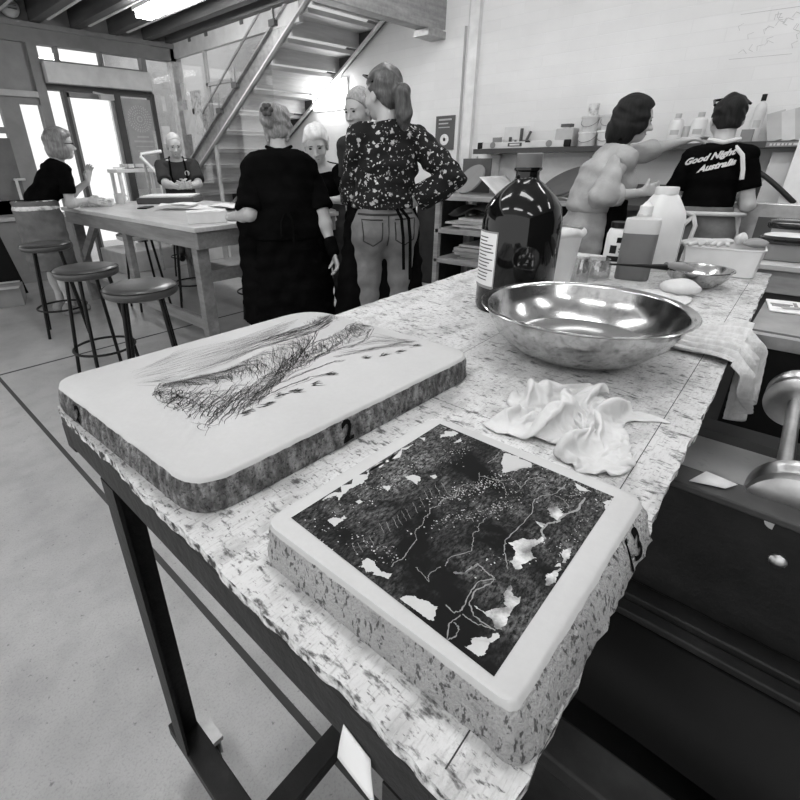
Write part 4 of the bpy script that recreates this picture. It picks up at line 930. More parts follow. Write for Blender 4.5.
    def hair(s, mat, extra=None, front=.03, slope=.9, thick=.012, amp=.003, freq=60, name='hair', back=-.095, low=None, ears=False):
        hp, hq, sub, nk, p = s.headp(); h_, R = s.hs, s.Rh
        P = [ellp(p(0, -.014, .032), A3(.074+thick, .096+thick, .094+thick)*h_, R.T)]
        nape = ellp(p(0, -.05, -.035), A3(.066, .055, .06)*h_, R.T); P.append(nape)
        if extra: P += extra(p, h_, R)
        c = s.hc
        def F(X):
            q = (X-c)@R/h_; d = None
            base = None
            for f in P[:2]: e = f(X); base = e if base is None else smin(base, e, .02)
            base = base - amp*np.sin(q[:, 0]*freq+9*np.sin(q[:, 2]*14))*np.sin(q[:, 1]*freq*.35+q[:, 2]*20)
            cut = (q[:, 1]-(front+slope*(q[:, 2]-.03)))*.7*h_
            base = np.maximum(base, cut); base = np.maximum(base, (back-q[:, 2])*h_)
            d = base
            for f in P[2:]: d = smin(d, f(X)-amp*.8*np.sin(q[:, 0]*freq+5*np.sin(q[:, 2]*20))*np.cos(q[:, 2]*25), .012)
            return d
        F.lo = np.min([f.lo for f in P], 0)-.03; F.hi = np.max([f.hi for f in P], 0)+.03
        return sd_obj(name, [(F, .0058)], mat, s.t, 0)
    def garment(s, name, prims, mat, cuts=(), k=.03, off=0., h=.012, wr=.004, seed=0, label=None, capcuts=None):
        q = random.Random(seed); a = [q.uniform(0, 6) for _ in range(4)]
        W = (lambda X: wr*(np.sin(X[:, 2]*38+a[0]+5*np.sin(X[:, 0]*9+a[1]))*np.sin(X[:, 0]*17+a[2]+X[:, 2]*12)+.5*np.sin(X[:, 2]*75+X[:, 1]*30+a[3]))) if wr else None
        fields = prims if isinstance(prims[0], list) else [prims]
        cc = cuts if capcuts is None else capcuts
        if capcuts is None: return sd_obj(name, [(field(p_, k, off, cuts, (), W), h) for p_ in fields], mat, s.t, 0, label)
        return sd_obj(name, [(field(p_, k, off, c_, (), W), h) for p_, c_ in zip(fields, capcuts)], mat, s.t, 0, label)
    def shoes(s, mat):
        k = s.k
        for a_ in s.ank:
            sd_obj('shoe', [(field([cone(a_+A3(0, -.035, -.04)*k, a_+A3(0, .15, -.048)*k, .046*k, .036*k), cone(a_+A3(0, -.03, -.02)*k, a_+A3(0, -.02, .0)*k, .045*k, .045*k)], .03, 0, [((0, 0, .003), (0, 0, -1))]), .008)], M[mat], s.t, 0)
def top(s, mat, sleeves, hem, off=.014, neck=.0, wr=.004, seed=1, name='shirt', flare=.012, k=.03, hemr=None, neckdrop=.0, extra=None, h=.012):
    """shirt: torso and sleeves, cut at hem, neck and cuffs"""
    P = s.torso(off); 
    if extra: P = P+extra
    nk = s.neck+s.upv*(.015-neckdrop)*s.k
    groups = [P]; cuts = [[((0, 0, hem), (0, 0, -1)), (nk, s.upv+s.fwd*.35)]]
    for w, f in sleeves.items():
        pr, cut = s.sleeve(w, f, off, flare); groups.append(pr); cuts.append([cut])
    return s.garment(name, groups, mat, (), k, 0, h, wr, seed, None, cuts)
def strap(s, pts, r, mat, name='apron_strap', flat=True):
    mb = MB(); mb.tube(pts, r, 8); me = mb.mesh(name, mat, (0, 0, 0)); o = bpy.data.objects.new(name, me); COL.objects.link(o); o.parent = s.t; return o

# ---- woman in black seen from behind
p = Person('person in loose black top and long black skirt, back turned, hair pinned in a bun', (1.93, 2.47), (.55, .83), 1.56, 1.30, .168, .06, 0, 0, -.15, .22, 0, None, 0, 1.02, True, -.045)
p.arm('R', wrist=(2.07, 2.17, .74), hint=(.5, -.6, -.2), palm=(-1, 0, .0), curl=.9)
p.arm('L', wrist=(1.70, 2.72, .96), hint=(-.25, -.6, -1), hd=(.3, 1, 0), palm=(0, 0, -1), curl=.3)
p.build_body()
top(p, M['cloth_black'], {'L': .95, 'R': .95}, .84, .02, wr=.006, flare=.02, neckdrop=.015, extra=[ecap((0, .0, 1.22), (0, .0, .9), (.235, .15), (.27, .2), EX)])
P = [ecap((0, 0, .98), (0, .0, .10), (.255, .17), (.28, .21), EX)]
p.garment('skirt', P, M['cloth_black'], [((0, 0, .1), (0, 0, -1)), ((0, 0, 1.0), (0, 0, 1))], wr=.007, seed=3)
P = [ecap((0, .03, 1.0), (0, .04, .3), (.285, .2), (.31, .24), EX)]
p.garment('apron', P, M['cloth_black'], [((0, 0, .3), (0, 0, -1)), ((0, 0, .99), (0, 0, 1)), ((0, -.12, 0), (0, -1, 0))], wr=.005, seed=4)
strap(p, [(.012, -.21, 1.0), (.03, -.24, .96), (.035, -.245, .90), (.03, -.24, .84)], .008, M['cloth_black'], 'apron_tie'); strap(p, [(-.01, -.21, 1.0), (-.035, -.24, .95), (-.04, -.245, .87)], .008, M['cloth_black'], 'apron_tie')
p.hair(noisy('fair_hair', [(16, [(.3, .16), (.7, .4)], (6, 6, 1)), (60, [(.3, .6), (.6, 1)], (3, 3, .6))], .5), lambda p_, h_, R: [ellp(p_(-.035, -.115, .055), A3(.062, .045, .06)*h_, R.T), ellp(p_(-.055, -.11, .01), A3(.045, .04, .045)*h_, R.T), ellp(p_(0, -.11, .015), A3(.03, .03, .03)*h_, R.T), cone(p_(.075, -.02, .0), p_(.06, -.05, -.09), .018, .01), cone(p_(-.075, -.02, .0), p_(-.062, -.05, -.09), .018, .01)], amp=.006, freq=75)
c = p.hc+p.Rh@(A3(-.045, -.178, .05)*p.hs)
for q in range(6):
    a = q*PI/3; d_ = p.Rh@A3(math.cos(a)*.022, -.0, math.sin(a)*.022)
    sd_obj('hair_flower', [(field([ellp(c+d_, (.016, .012, .016))], .01), .004)], M['darkgrey'], p.t, 0)
strap(p, [p.neck+p.side*x*.075-p.fwd*.075*math.cos(x*1.2)+p.upv*(.01+.03*abs(x)) for x in np.linspace(-1, 1, 9)], .009, M['cloth_black'], 'neck_strap')
p.garment('undershirt', [ecap(p.neck-p.upv*.05, p.neck+p.upv*.004, (.135, .1), (.075, .072), p.side)], M['cotton'], [(p.neck+p.upv*.012, p.upv)], wr=0)
Sh, E, W = p.arms['R']; dd = nrm(W-E)
sd_obj('wrist_band', [(field([cone(W-dd*.06, W+dd*.005, .04, .038)], .01), .007)], M['cloth_black'], p.t, 0); p.shoes('plastic_black')

# ---- woman in the floral blouse
fm, nt, b_ = _mat('floral_cloth')
tc = nt.nodes.new('ShaderNodeTexCoord'); acc = None
for sc, th, v in ((19, .16, .5), (28, .13, .25), (40, .15, .7)):
    vo = nt.nodes.new('ShaderNodeTexVoronoi'); vo.inputs['Scale'].default_value = sc; nz_ = nt.nodes.new('ShaderNodeTexNoise'); nz_.inputs['Scale'].default_value = 60; nz_.inputs['Detail'].default_value = 3
    ad = nt.nodes.new('ShaderNodeMix'); ad.data_type = 'RGBA'; ad.blend_type = 'ADD'; ad.inputs[0].default_value = .035
    nt.links.new(tc.outputs['Object'], ad.inputs[6]); nt.links.new(nz_.outputs['Color'], ad.inputs[7]); nt.links.new(tc.outputs['Object'], nz_.inputs['Vector']); nt.links.new(ad.outputs[2], vo.inputs['Vector'])
    c_ = ramp(nt, vo.outputs['Distance'], [(0, v*.5), (th*.35, v), (th*1.3, v*.8), (th*1.5, 0)])
    acc = c_ if acc is None else mult(nt, acc, c_, 'LIGHTEN')
base_ = nt.nodes.new('ShaderNodeRGB'); base_.outputs[0].default_value = g(.011)
nt.links.new(mult(nt, acc, base_.outputs[0], 'ADD'), b_.inputs['Base Color']); b_.inputs['Roughness'].default_value = .8; b_.inputs['Specular IOR Level'].default_value = .2
p = Person('person in dark floral blouse and grey jeans, back turned with hand on hip', (2.20, 1.88), (.60, .80), 1.70, .98, .155, .03, .04, 0, .55, .12, 0, None, 0, 1.02, True)
p.arm('R', wrist=(2.30, 1.76, 1.04), hint=(1, -.5, -.25), hd=(-.6, .5, -.5), palm=(-1, .2, 0), curl=.4)
p.arm('L', wrist=(2.30, 2.26, 1.08), hint=(-.15, -.5, -1), hd=(.2, 1, -.1), palm=(0, 0, -1), curl=.4)
p.build_body()
top(p, fm, {'L': 1.45, 'R': 1.86}, 1.02, .026, wr=.009, seed=5, flare=.022, extra=[ecap((0, -.0, 1.05), (0, 0, 1.15), (.175, .135), (.16, .125), EX)])
jn = p.garment('jeans', p.legs(.014)+[ecap((0, -.005, .93), (0, 0, 1.04), (.178, .125), (.15, .115), EX)]+[ellp(h_-EY*.045, (.105, .105, .13)) for h_ in p.hip], M['denim'], [((0, 0, 1.05), (0, 0, 1)), ((0, 0, .1), (0, 0, -1))], wr=.005, seed=6)
jb = jn.data; jv = BVHTree.FromPolygons([v.co for v in jb.vertices], [tuple(f.vertices) for f in jb.polygons])
def seam(pts, nm, r=.0035):
    q = [Vector(a).lerp(Vector(b), i/8) for a, b in zip(pts[:-1], pts[1:]) for i in range(8)]
    strap(p, wrap(jv, q, (0, 1, 0), .001, 1.0), r, M['cloth_dark'], nm)
for sx_ in (-1, 1): seam([(sx_*.035, 0, .97), (sx_*.15, 0, .975), (sx_*.145, 0, .86), (sx_*.09, 0, .83), (sx_*.04, 0, .86), (sx_*.035, 0, .97)], 'back_pocket')
seam([(-.16, 0, 1.0), (0, 0, .995), (.16, 0, 1.0)], 'waistband', .006); seam([(0, 0, .99), (0, 0, .80)], 'seam', .003)
P = [ecap((0, .05, 1.06), (0, .10, .32), (.2, .15), (.31, .19), EX)]
p.garment('apron', P, M['cloth_black'], [((0, 0, .32), (0, 0, -1)), ((0, 0, 1.06), (0, 0, 1)), ((0, -.03, 0), (0, -1, 0))], wr=.006, seed=8)
for x, l in ((.06, .30), (.10, .36)): strap(p, [(x*.6, -.155, 1.03), (x, -.175, .98), (x+.01, -.185, .88), (x+.02, -.175, 1.0-l)], .009, M['cloth_black'], 'apron_tie')
hm = noisy('brown_hair', [(14, [(.3, .03), (.7, .12)], (5, 5, 1)), (60, [(.3, .6), (.6, 1)], (3, 3, .6))], .4)
p.hair(hm, lambda p_, h_, R: [cone(p_(0, -.1, .0), p_(.0, -.14, -.02), .03, .036), cone(p_(0, -.14, -.02), p_(.01, -.135, -.12), .042, .042), cone(p_(.01, -.135, -.12), p_(.02, -.115, -.19), .045, .02)], amp=.004, freq=90)
q_ = p.hc+p.Rh@(A3(0, -.115, .0)*p.hs)
sd_obj('hair_tie', [(field([ellp(q_, (.036, .02, .036))], .01), .006)], M['plastic_black'], p.t, 0)
g1 = p.hc+p.Rh@(A3(-.05, .085, .105)*p.hs); g2 = p.hc+p.Rh@(A3(.05, .085, .105)*p.hs); g3 = p.hc+p.Rh@(A3(.088, -.02, .05)*p.hs); g0 = p.hc+p.Rh@(A3(-.088, -.02, .05)*p.hs)
strap(p, [g0, g1, g2, g3], .005, M['plastic_black'], 'glasses'); p.shoes('plastic_black')

# ---- white haired person leaning over the end of the wooden table
p = Person('white haired person in black leaning over the wooden table end, looking down', (2.925, 3.14), (-.92, -.38), 1.53, 1.0, .17, .50, 0, 0, .35, .35, .05, None, .10, 1.22)
p.arm('R', wrist=(2.66, 3.12, .985), hint=(1, -.5, -.2), hd=(-.6, .9, -.1), palm=(0, 0, -1), curl=.5)
p.arm('L', wrist=(2.68, 2.92, .985), hint=(-1, -.5, -.2), hd=(.6, .8, -.1), palm=(0, 0, -1), curl=.5)
p.build_body()
top(p, M['cloth_black'], {'L': .6, 'R': .6}, .95, wr=.004, neckdrop=.02)
p.garment('trousers', p.legs(.012)+[ecap((0, -.12, .9), (0, -.06, 1.02), (.17, .12), (.14, .11), EX)], M['cloth_dark'], [((0, 0, 1.02), (0, 0, 1)), ((0, 0, .1), (0, 0, -1))])
p.hair(noisy('white_hair', [(20, [(.3, .62), (.7, .85)], (4, 4, 1))], .6), lambda p_, h_, R: [ellp(p_(.0, .0, .085), A3(.078, .095, .055)*h_, R.T)], thick=.018, amp=.005, freq=110, front=.035)
p.shoes('plastic_black')

# ---- person mostly hidden behind the floral blouse
p = Person('person with short fair hair mostly hidden behind the floral blouse', (2.69, 2.45), (-.9, -.12), 1.69, .95, .165, .10, 0, 0, -.1, .25, 0)
p.arm('R', local=(.2, -.05, .82), hint=(.3, -1, 0), palm=(-1, 0, 0)); p.arm('L', local=(-.2, -.08, .82), hint=(-.3, -1, 0), palm=(1, 0, 0))
p.build_body(); top(p, M['cloth_dark'], {'L': .7, 'R': .7}, .9)
p.garment('trousers', p.legs(.012)+[ecap((0, 0, .9), (0, 0, 1.02), (.17, .12), (.14, .11), EX)], M['cloth_black'], [((0, 0, 1.02), (0, 0, 1)), ((0, 0, .1), (0, 0, -1))])
p.hair(noisy('fair_short_hair', [(20, [(.3, .2), (.7, .4)], (4, 4, 1))], .6), None, thick=.01, front=.03); p.shoes('plastic_black')

# ---- man at the far end of the wooden table
p = Person('bald person in grey tee shirt sitting with clasped hands at the far table end', (2.92, 5.66), (-.42, -.9), 1.70, 1.08, .18, .14, 0, 0, .1, .30, .05, .80)
p.arm('R', wrist=(2.68, 5.22, 1.03), hint=(.8, -.3, -1), hd=(-.75, .5, .15), palm=(-.3, -1, .2), curl=1.0)
p.arm('L', wrist=(2.78, 5.17, 1.03), hint=(-.8, -.3, -1), hd=(.75, .5, .15), palm=(.3, -1, .2), curl=1.0)
p.build_body(); top(p, M['cloth_dark'], {'L': .85, 'R': .85}, .78, flare=.02)
p.garment('trousers', p.legs(.012)+[ecap((0, 0, .77), (0, 0, .9), (.17, .12), (.14, .11), EX)], M['denim'], [((0, 0, .92), (0, 0, 1))])
p.hair(noisy('grey_stubble', [(20, [(.3, .35), (.7, .55)])], .7), None, thick=.007, front=.022, slope=.7, amp=.002); p.shoes('plastic_black')
for x in (-1, 1): strap(p, [p.neck+p.side*x*.07-p.fwd*.03+p.upv*.03, p.neck+p.side*x*.08+p.fwd*.075-p.upv*.015, p.chest+p.side*x*.085+p.fwd*.155+p.upv*.03, p.chest+p.side*x*.07+p.fwd*.15-p.upv*.12], .011, M['cloth_black'])
mb = MB(); mb.lathe([(0, 0), (.028, 0), (.028, .004), (0, .004)], p.chest-p.side*.09+p.fwd*.132+p.upv*.045, 14, axis=p.fwd)
o = bpy.data.objects.new('chest_print', mb.mesh('chest_print', M['lightgrey'], (0, 0, 0))); COL.objects.link(o); o.parent = p.t

# ---- person leaning on the left long side of the wooden table
p = Person('person with grey bob and long grey skirt leaning on the wooden table', (1.26, 4.98), (.93, .12), 1.60, 1.0, .15, .58, 0, 0, -.2, .0, 0, None, .03, 1.06, True)
p.arm('R', wrist=(1.64, 5.0, .97), hint=(.4, -.6, -.6), hd=(.5, .8, -.1), palm=(-1, 0, -.3), curl=.4)
p.arm('L', wrist=(1.74, 5.16, 1.12), hint=(-.3, -.2, -1), hd=(.1, .3, 1), palm=(.6, 0, -.5), curl=.4)
p.build_body(); top(p, M['cloth_black'], {'L': .7, 'R': .7}, .93, wr=.004)
p.garment('skirt', [ecap((0, -.04, .98), (0, -.03, .42), (.18, .175), (.20, .19), EX)], M['cloth_grey'], [((0, 0, .42), (0, 0, -1)), ((0, 0, 1.0), (0, 0, 1))], wr=.006)
p.garment('waist_cloth', [ecap((0, -.04, .93), (0, -.035, 1.0), (.187, .18), (.172, .165), EX)], M['paper_grey'], [((0, 0, .92), (0, 0, -1)), ((0, 0, 1.0), (0, 0, 1))], wr=.006)
p.hair(noisy('grey_bob', [(14, [(.3, .1), (.7, .28)], (5, 5, 1))], .4), lambda p_, h_, R: [ellp(p_(.062, -.02, -.045), A3(.032, .07, .075)*h_, R.T), ellp(p_(-.062, -.02, -.045), A3(.032, .07, .075)*h_, R.T), ellp(p_(0, -.07, -.04), A3(.085, .055, .075)*h_, R.T), ellp(p_(0, .055, .085), A3(.07, .04, .035)*h_, R.T)], thick=.022, amp=.004, freq=70, back=-.12)
p.shoes('midgrey')
ge = [p.hc+p.Rh@(A3(x, y, .01)*p.hs) for x, y in ((.085, .0), (.075, .09), (0, .105), (-.075, .09), (-.085, 0))]
strap(p, ge, .003, M['plastic_black'], 'glasses')

# ---- woman in the pale shirt reaching to the shelf
p = Person('person in pale rolled sleeve shirt reaching along the shelf, dark shoulder length hair', (3.33, 1.09), (.62, -.78), 1.57, 1.0, .155, .24, 0, 0, -.15, .12, 0, None, .03, 1.04, True)
p.arm('L', wrist=(3.88, .77, 1.365), hint=(-.3, 0, -1), palm=(0, 0, -1), curl=.5)
p.arm('R', wrist=(3.26, .84, 1.08), hint=(.5, -.7, -.8), hd=(-.2, 1, .2), palm=(-1, 0, 0), curl=.8)
p.build_body(); top(p, M['cloth_light'], {'L': 1.25, 'R': 1.45}, .96, .022, wr=.006, seed=12, flare=.004, extra=[ecap((0, -.03, 1.02), (0, 0, 1.15), (.17, .14), (.165, .135), EX)])
Sh, E, W = p.arms['R']; q1 = E+(W-E)*.34; q2 = E+(W-E)*.5
sd_obj('rolled_cuff', [(field([cone(q1, q2, .06, .064)], .01, 0, [(q2, W-E), (q1, E-W)]), .007)], M['cloth_light'], p.t, 0)
p.garment('trousers', p.legs(.016)+[ecap((0, -.03, .92), (0, -.01, 1.03), (.178, .13), (.15, .115), EX)]+[ellp(h_-EY*.05, (.105, .10, .12)) for h_ in p.hip], M['denim_light'], [((0, 0, 1.03), (0, 0, 1)), ((0, 0, .1), (0, 0, -1))], wr=.006)
p.garment('apron', [ecap((0, .03, 1.03), (0, .05, .35), (.19, .14), (.24, .17), EX)], M['cloth_black'], [((0, 0, .35), (0, 0, -1)), ((0, 0, 1.03), (0, 0, 1)), ((0, .02, 0), (0, -1, 0))], wr=.004)
p.hair(noisy('dark_hair', [(14, [(.3, .005), (.7, .016)], (5, 5, 1))], .6, spec=.2), lambda p_, h_, R: [ellp(p_(.045, -.05, -.05), A3(.055, .07, .10)*h_, R.T), ellp(p_(-.045, -.05, -.05), A3(.055, .07, .10)*h_, R.T), ellp(p_(0, -.085, -.05), A3(.085, .055, .10)*h_, R.T), ellp(p_(.0, -.03, .085), A3(.075, .085, .05)*h_, R.T), ellp(p_(.07, .02, .0), A3(.025, .05, .075)*h_, R.T)], thick=.022, amp=.005, freq=60, back=-.15)
strap(p, [p.neck+p.side*x*.08-p.fwd*.06*math.cos(x)+p.upv*(.02+.03*abs(x)) for x in np.linspace(-1, 1, 9)], .008, M['cloth_black'], 'neck_strap'); p.shoes('midgrey')

# ---- person in the black printed tee shirt
p = Person('person in black printed tee shirt with white apron ties, facing the shelf', (3.605, .555), (.93, .18), 1.56, .90, .132, .05, 0, 0, .15, .2, 0, None, 0, 1.02)
p.arm('L', wrist=(3.84, .76, 1.02), hint=(-.35, -.6, -1), hd=(.2, 1, 0), palm=(0, 0, -1), curl=.5)
p.arm('R', wrist=(3.84, .44, 1.06), hint=(.35, -.6, -1), hd=(-.2, 1, .2), palm=(-1, 0, 0), curl=.5)
p.build_body(); sh_ = top(p, M['cloth_black'], {'L': .68, 'R': .68}, .92, .016, wr=.003, seed=14, flare=.012)
p.garment('trousers', p.legs(.014)+[ecap((0, -.01, .9), (0, 0, 1.0), (.17, .12), (.14, .11), EX)]+[ellp(h_-EY*.05, (.1, .095, .11)) for h_ in p.hip], M['cloth_grey'], [((0, 0, 1.0), (0, 0, 1)), ((0, 0, .1), (0, 0, -1))])
p.garment('apron', [ecap((0, .05, .98), (0, .07, .42), (.19, .13), (.24, .15), EX)], M['cotton'], [((0, 0, .42), (0, 0, -1)), ((0, 0, .99), (0, 0, 1)), ((0, .0, 0), (0, -1, 0))], wr=.003)
strap(p, [(.2*math.cos(a), .02+.155*math.sin(a), .955-.01*math.sin(a)) for a in np.linspace(PI, 2*PI, 15)], .012, M['cotton'], 'apron_tie')
strap(p, [(-.05, -.135, .95), (-.09, -.165, .97), (-.12, -.16, .94), (-.08, -.155, .92), (-.05, -.14, .95)], .012, M['cotton'], 'apron_bow')
for x, l in ((-.03, .26), (-.09, .30)): strap(p, [(-.05, -.14, .95), (x, -.165, .9), (x-.01, -.16, .80), (x-.02, -.15, .95-l)], .012, M['cotton'], 'apron_tie')
strap(p, [p.neck+p.side*x*.072-p.fwd*.062*math.cos(x*1.2)+p.upv*(.02+.02*abs(x)) for x in np.linspace(-1, 1, 9)], .012, M['cotton'], 'neck_strap')
strap(p, [p.neck+p.side*.06-p.fwd*.055+p.upv*.0, p.neck+p.side*.10-p.fwd*.085-p.upv*.045, p.neck+p.side*.12-p.fwd*.108-p.upv*.12, p.neck+p.side*.126-p.fwd*.112-p.upv*.17], .011, M['cotton'], 'neck_strap')
p.hair(noisy('dark_short_hair', [(14, [(.3, .006), (.7, .02)], (5, 5, 1))], .6, spec=.2), lambda p_, h_, R: [ellp(p_(0, -.09, .05), A3(.05, .04, .045)*h_, R.T)], thick=.012, amp=.004, freq=80, back=-.07)
gl = [p.hc+p.Rh@(A3(x, y, z)*p.hs) for x, y, z in ((-.088, -.04, .07), (-.08, .05, .12), (0, .07, .135), (.08, .05, .12), (.088, -.04, .07))]
strap(p, gl, .007, M['plastic_black'], 'sunglasses'); p.shoes('plastic_black')
# the lettering on the back, wrapped onto the shirt
vs_sh = np.array([v.co for v in sh_.data.vertices])
def lettering(body, size, x0, z0, rise):
    vs, fs = text_mb(body, size, shear=.35, bold=.0022); out = []
    for v in vs:
        X, Z = x0+v.x, z0+v.y+v.x*rise
        m = (np.abs(vs_sh[:, 0]-X) < .016) & (np.abs(vs_sh[:, 2]-Z) < .016); yy = vs_sh[m, 1].min() if m.any() else -.15
        out.append((X, yy-.005, Z))
    mb = MB().add(out, fs); o = bpy.data.objects.new('shirt_lettering', mb.mesh('shirt_lettering', M['cotton'], (0, 0, 0), 0)); COL.objects.link(o); o.parent = p.t
lettering('Good Night', .046, -.05, 1.262, .25); lettering('Australia', .046, -.005, 1.218, .25)
# ================================================================ crumpled rag: the settled folds of the dropped cotton square
ZT = .90
ra, rsc = math.radians(-2), .90
vs = [(.700+rsc*(x*math.cos(ra)-y*math.sin(ra)), .208+rsc*(x*math.sin(ra)+y*math.cos(ra)), ZT+max(.0008, (z-.0025)*1.35)) for x, y, z in RAG_SHAPE]
rg = obj('rag', MB().add(vs, RAG_FACES), M['cotton'], None, (.69, .2, ZT), smooth=180, solid=.0012)
ms_ = rg.modifiers.new('soft', 'SUBSURF'); ms_.levels = ms_.render_levels = 1; rg.modifiers.move(1, 0)
tag(rg, 'crumpled white cotton rag in front of the large steel bowl', 'rag')
# rubber gloves lying on the white crate
for x, y, a, l_ in ((2.035, .30, 2.2, 'pale crumpled rubber glove, leftmost on the white crate'), (2.065, .245, 2.6, 'pale rubber glove, middle one on the white crate')):
    z_ = ZT+.105; d_ = A3(math.cos(a), math.sin(a), 0); n_ = A3(-d_[1], d_[0], 0); o_ = A3(x, y, z_)
    G = [ecap(o_-d_*.03, o_+d_*.02, (.022, .010), (.026, .012), n_)]+[cone(o_+d_*.02+n_*q, o_+d_*(.055-.004*abs(q)*100)+n_*q*1.7+A3(0, 0, -.006), .008, .006) for q in (-.018, -.006, .006, .018)]+[cone(o_+n_*.02, o_+d_*.02+n_*.042+A3(0, 0, -.005), .008, .006)]
    vs, fs = surfnet(field(G, .006), .0026)
    tag(obj('rubber_glove', MB().add([tuple(v) for v in vs], [tuple(f) for f in fs.tolist()]), M['lightgrey'], None, (x, y, z_), smooth=180), l_, 'glove', 'gloves on the crate')
# ================================================================ wooden work table with its stools
TX0, TX1, TY0, TY1, TZ = 1.53, 2.80, 2.87, 5.42, .90
t = thing('wooden_table', 'tall wooden work table on doubled legs in the middle of the room', 'table', (2.16, 4.14, 0))
obj('table_top', MB().b2((TX0, TY0, TZ-.03), (TX1, TY1, TZ)), M['woodtop'], t, bevel=.004)
for a, b in (((TX0+.02, TY0+.02), (TX1-.02, TY0+.06)), ((TX0+.02, TY1-.06), (TX1-.02, TY1-.02)), ((TX0+.02, TY0+.06), (TX0+.06, TY1-.06)), ((TX1-.06, TY0+.06), (TX1-.02, TY1-.06))):
    obj('apron_rail', MB().b2((*a, TZ-.14), (*b, TZ-.03)), M['woodx'], t, bevel=.003)
for x in (TX0+.03, TX1-.12):
    for y in (TY0+.07, TY1-.16):
        obj('leg', MB().b2((x, y, 0), (x+.09, y+.045, TZ-.03)).b2((x+.01, y+.045, 0), (x+.08, y+.09, TZ-.14)), M['woodx'], t, bevel=.003)
    obj('leg', MB().b2((x, 4.05, .2), (x+.05, 4.13, TZ-.14)), M['woodx'], t, bevel=.003)
    obj('lower_rail', MB().b2((x+.02, TY0+.15, .18), (x+.06, TY1-.15, .26)), M['woodx'], t, bevel=.003)
obj('brace', MB().bar((TX0+.07, TY1-.12, .42), (TX0+.07, TY1-.62, .78), .04, .08), M['woodx'], t)
obj('lower_rail', MB().b2((TX0+.1, TY0+.09, .52), (TX1-.1, TY0+.13, .6)), M['woodx'], t, bevel=.003)
def at(x, y): return (x, y, TZ)
t = thing('wrapped_parcel', 'flat patterned parcel under the elbows at the far left end of the wooden table', 'parcel', at(1.80, 5.20))
obj('parcel_body', MB().box((1.80, 5.20, TZ+.03), (.28, .2, .06), -.5), M['paper_grey'], t, bevel=.008)
t = thing('mug', 'pale mug standing on the wooden table beside the patterned parcel', 'mug', at(2.05, 5.28))
obj('mug_body', MB().lathe([(0, 0), (.042, 0), (.045, .004), (.047, .1), (.043, .1), (.04, .01), (0, .01)], at(2.05, 5.28), 24), M['offwhite'], t)
obj('handle', MB().tube([(2.05+.04+.03*math.sin(a), 5.28-.04-.01*math.sin(a), TZ+.05-.032*math.cos(a)) for a in np.linspace(0, PI, 9)], .006, 8), M['offwhite'], t)
tag(obj('mobile_phone', MB().box((1.98, 4.55, TZ+.006), (.085, .2, .012), -.75), M['plastic_black'], None, at(1.98, 4.55), bevel=.003), 'dark mobile phone lying flat on the wooden table', 'phone')
t = thing('litho_stone', 'dark edged stone with white paper on top, in front of the bald person', 'stone', at(2.45, 5.05))
obj('stone_slab', MB().box((2.45, 4.98, TZ+.03), (.56, .42, .06), -.75), M['darkgrey'], t, bevel=.01)
obj('paper_sheet', MB().box((2.45, 4.98, TZ+.068), (.50, .38, .014), -.75), M['paper'], t)
for k, (x, y, a, w_, d_) in enumerate([(2.28, 3.95, .5, .3, .42), (2.38, 3.8, .15, .28, .4), (2.12, 4.2, .8, .25, .3)]):
    tag(obj('paper_sheet', MB().grid(lambda u, v: (x+(u-.5)*w_*math.cos(a)-(v-.5)*d_*math.sin(a), y+(u-.5)*w_*math.sin(a)+(v-.5)*d_*math.cos(a), TZ+.004+.012*k+.012*math.sin(u*5+k)*math.sin(v*4)+.012), 12, 12), M['paper'], None, at(x, y), solid=.002), ['loose white sheet beside the pale box on the wooden table', 'curled white sheet topmost of the papers by the pale box', 'white sheet lying flat between phone and pale box'][k], 'paper', 'papers on the wooden table')
t = thing('card_box', 'pale cardboard box at the near corner of the wooden table', 'box', at(1.76, 3.08))
obj('box_body', MB().box((1.76, 3.10, TZ+.035), (.26, .17, .07), -.5), M['offwhite'], t, bevel=.004)
obj('lid', MB().box((1.76, 3.10, TZ+.073), (.262, .172, .006), -.5), M['paper'], t)
def stool(label, x, y, rot, seat='vinyl', zs=.725, group='bar stools around the wooden table', r=.175):
    t = thing('bar_stool', label, 'stool', (x, y, 0), group)
    prof = [(0, zs-.055), (r-.015, zs-.055), (r, zs-.045), (r+.004, zs-.028), (r, zs-.012), (r-.012, zs-.003), (r-.05, zs+.002), (0, zs+.004)]
    sc_ = obj('seat', MB().lathe(prof, (x, y, 0), 40), M[seat], t, smooth=60)
    obj('seam', MB().tube([(x+(r+.002)*math.cos(a), y+(r+.002)*math.sin(a), zs-.012) for a in np.linspace(0, 2*PI, 41)[:-1]], .003, 6, True), M['plastic_black'], sc_)
    for k in range(4):
        a = rot+k*PI/2; c_, s_ = math.cos(a), math.sin(a)
        obj('leg', MB().tube([(x+.12*c_, y+.12*s_, zs-.05), (x+.20*c_, y+.20*s_, 0)], .011, 10), M['plastic_black'], t)
    obj('foot_ring', MB().tube([(x+.178*math.cos(a), y+.178*math.sin(a), .22) for a in np.linspace(0, 2*PI, 37)[:-1]], .008, 8, True), M['plastic_black'], t)
    return t
stool('dark round bar stool beside the person in the long grey skirt, farthest of three', 1.06, 4.36, .5)
stool('dark round bar stool, middle one of the three along the wooden table', .93, 3.12, .9)
stool('dark round bar stool nearest the stone table, its legs cut off by the stone', .95, 2.42, .35)
stool('pale seated stool tucked under the far left part of the wooden table', 1.86, 4.56, .7, 'offwhite', .70)
stool('dark stool tucked under the middle of the wooden table', 2.20, 4.30, .3, 'vinyl', .70)
stool('dark stool tucked under the near right part of the wooden table', 2.42, 3.55, .2, 'vinyl', .70)
stool('dark stool under the bald person at the far table end', 2.86, 5.66, .2, 'vinyl', .70)

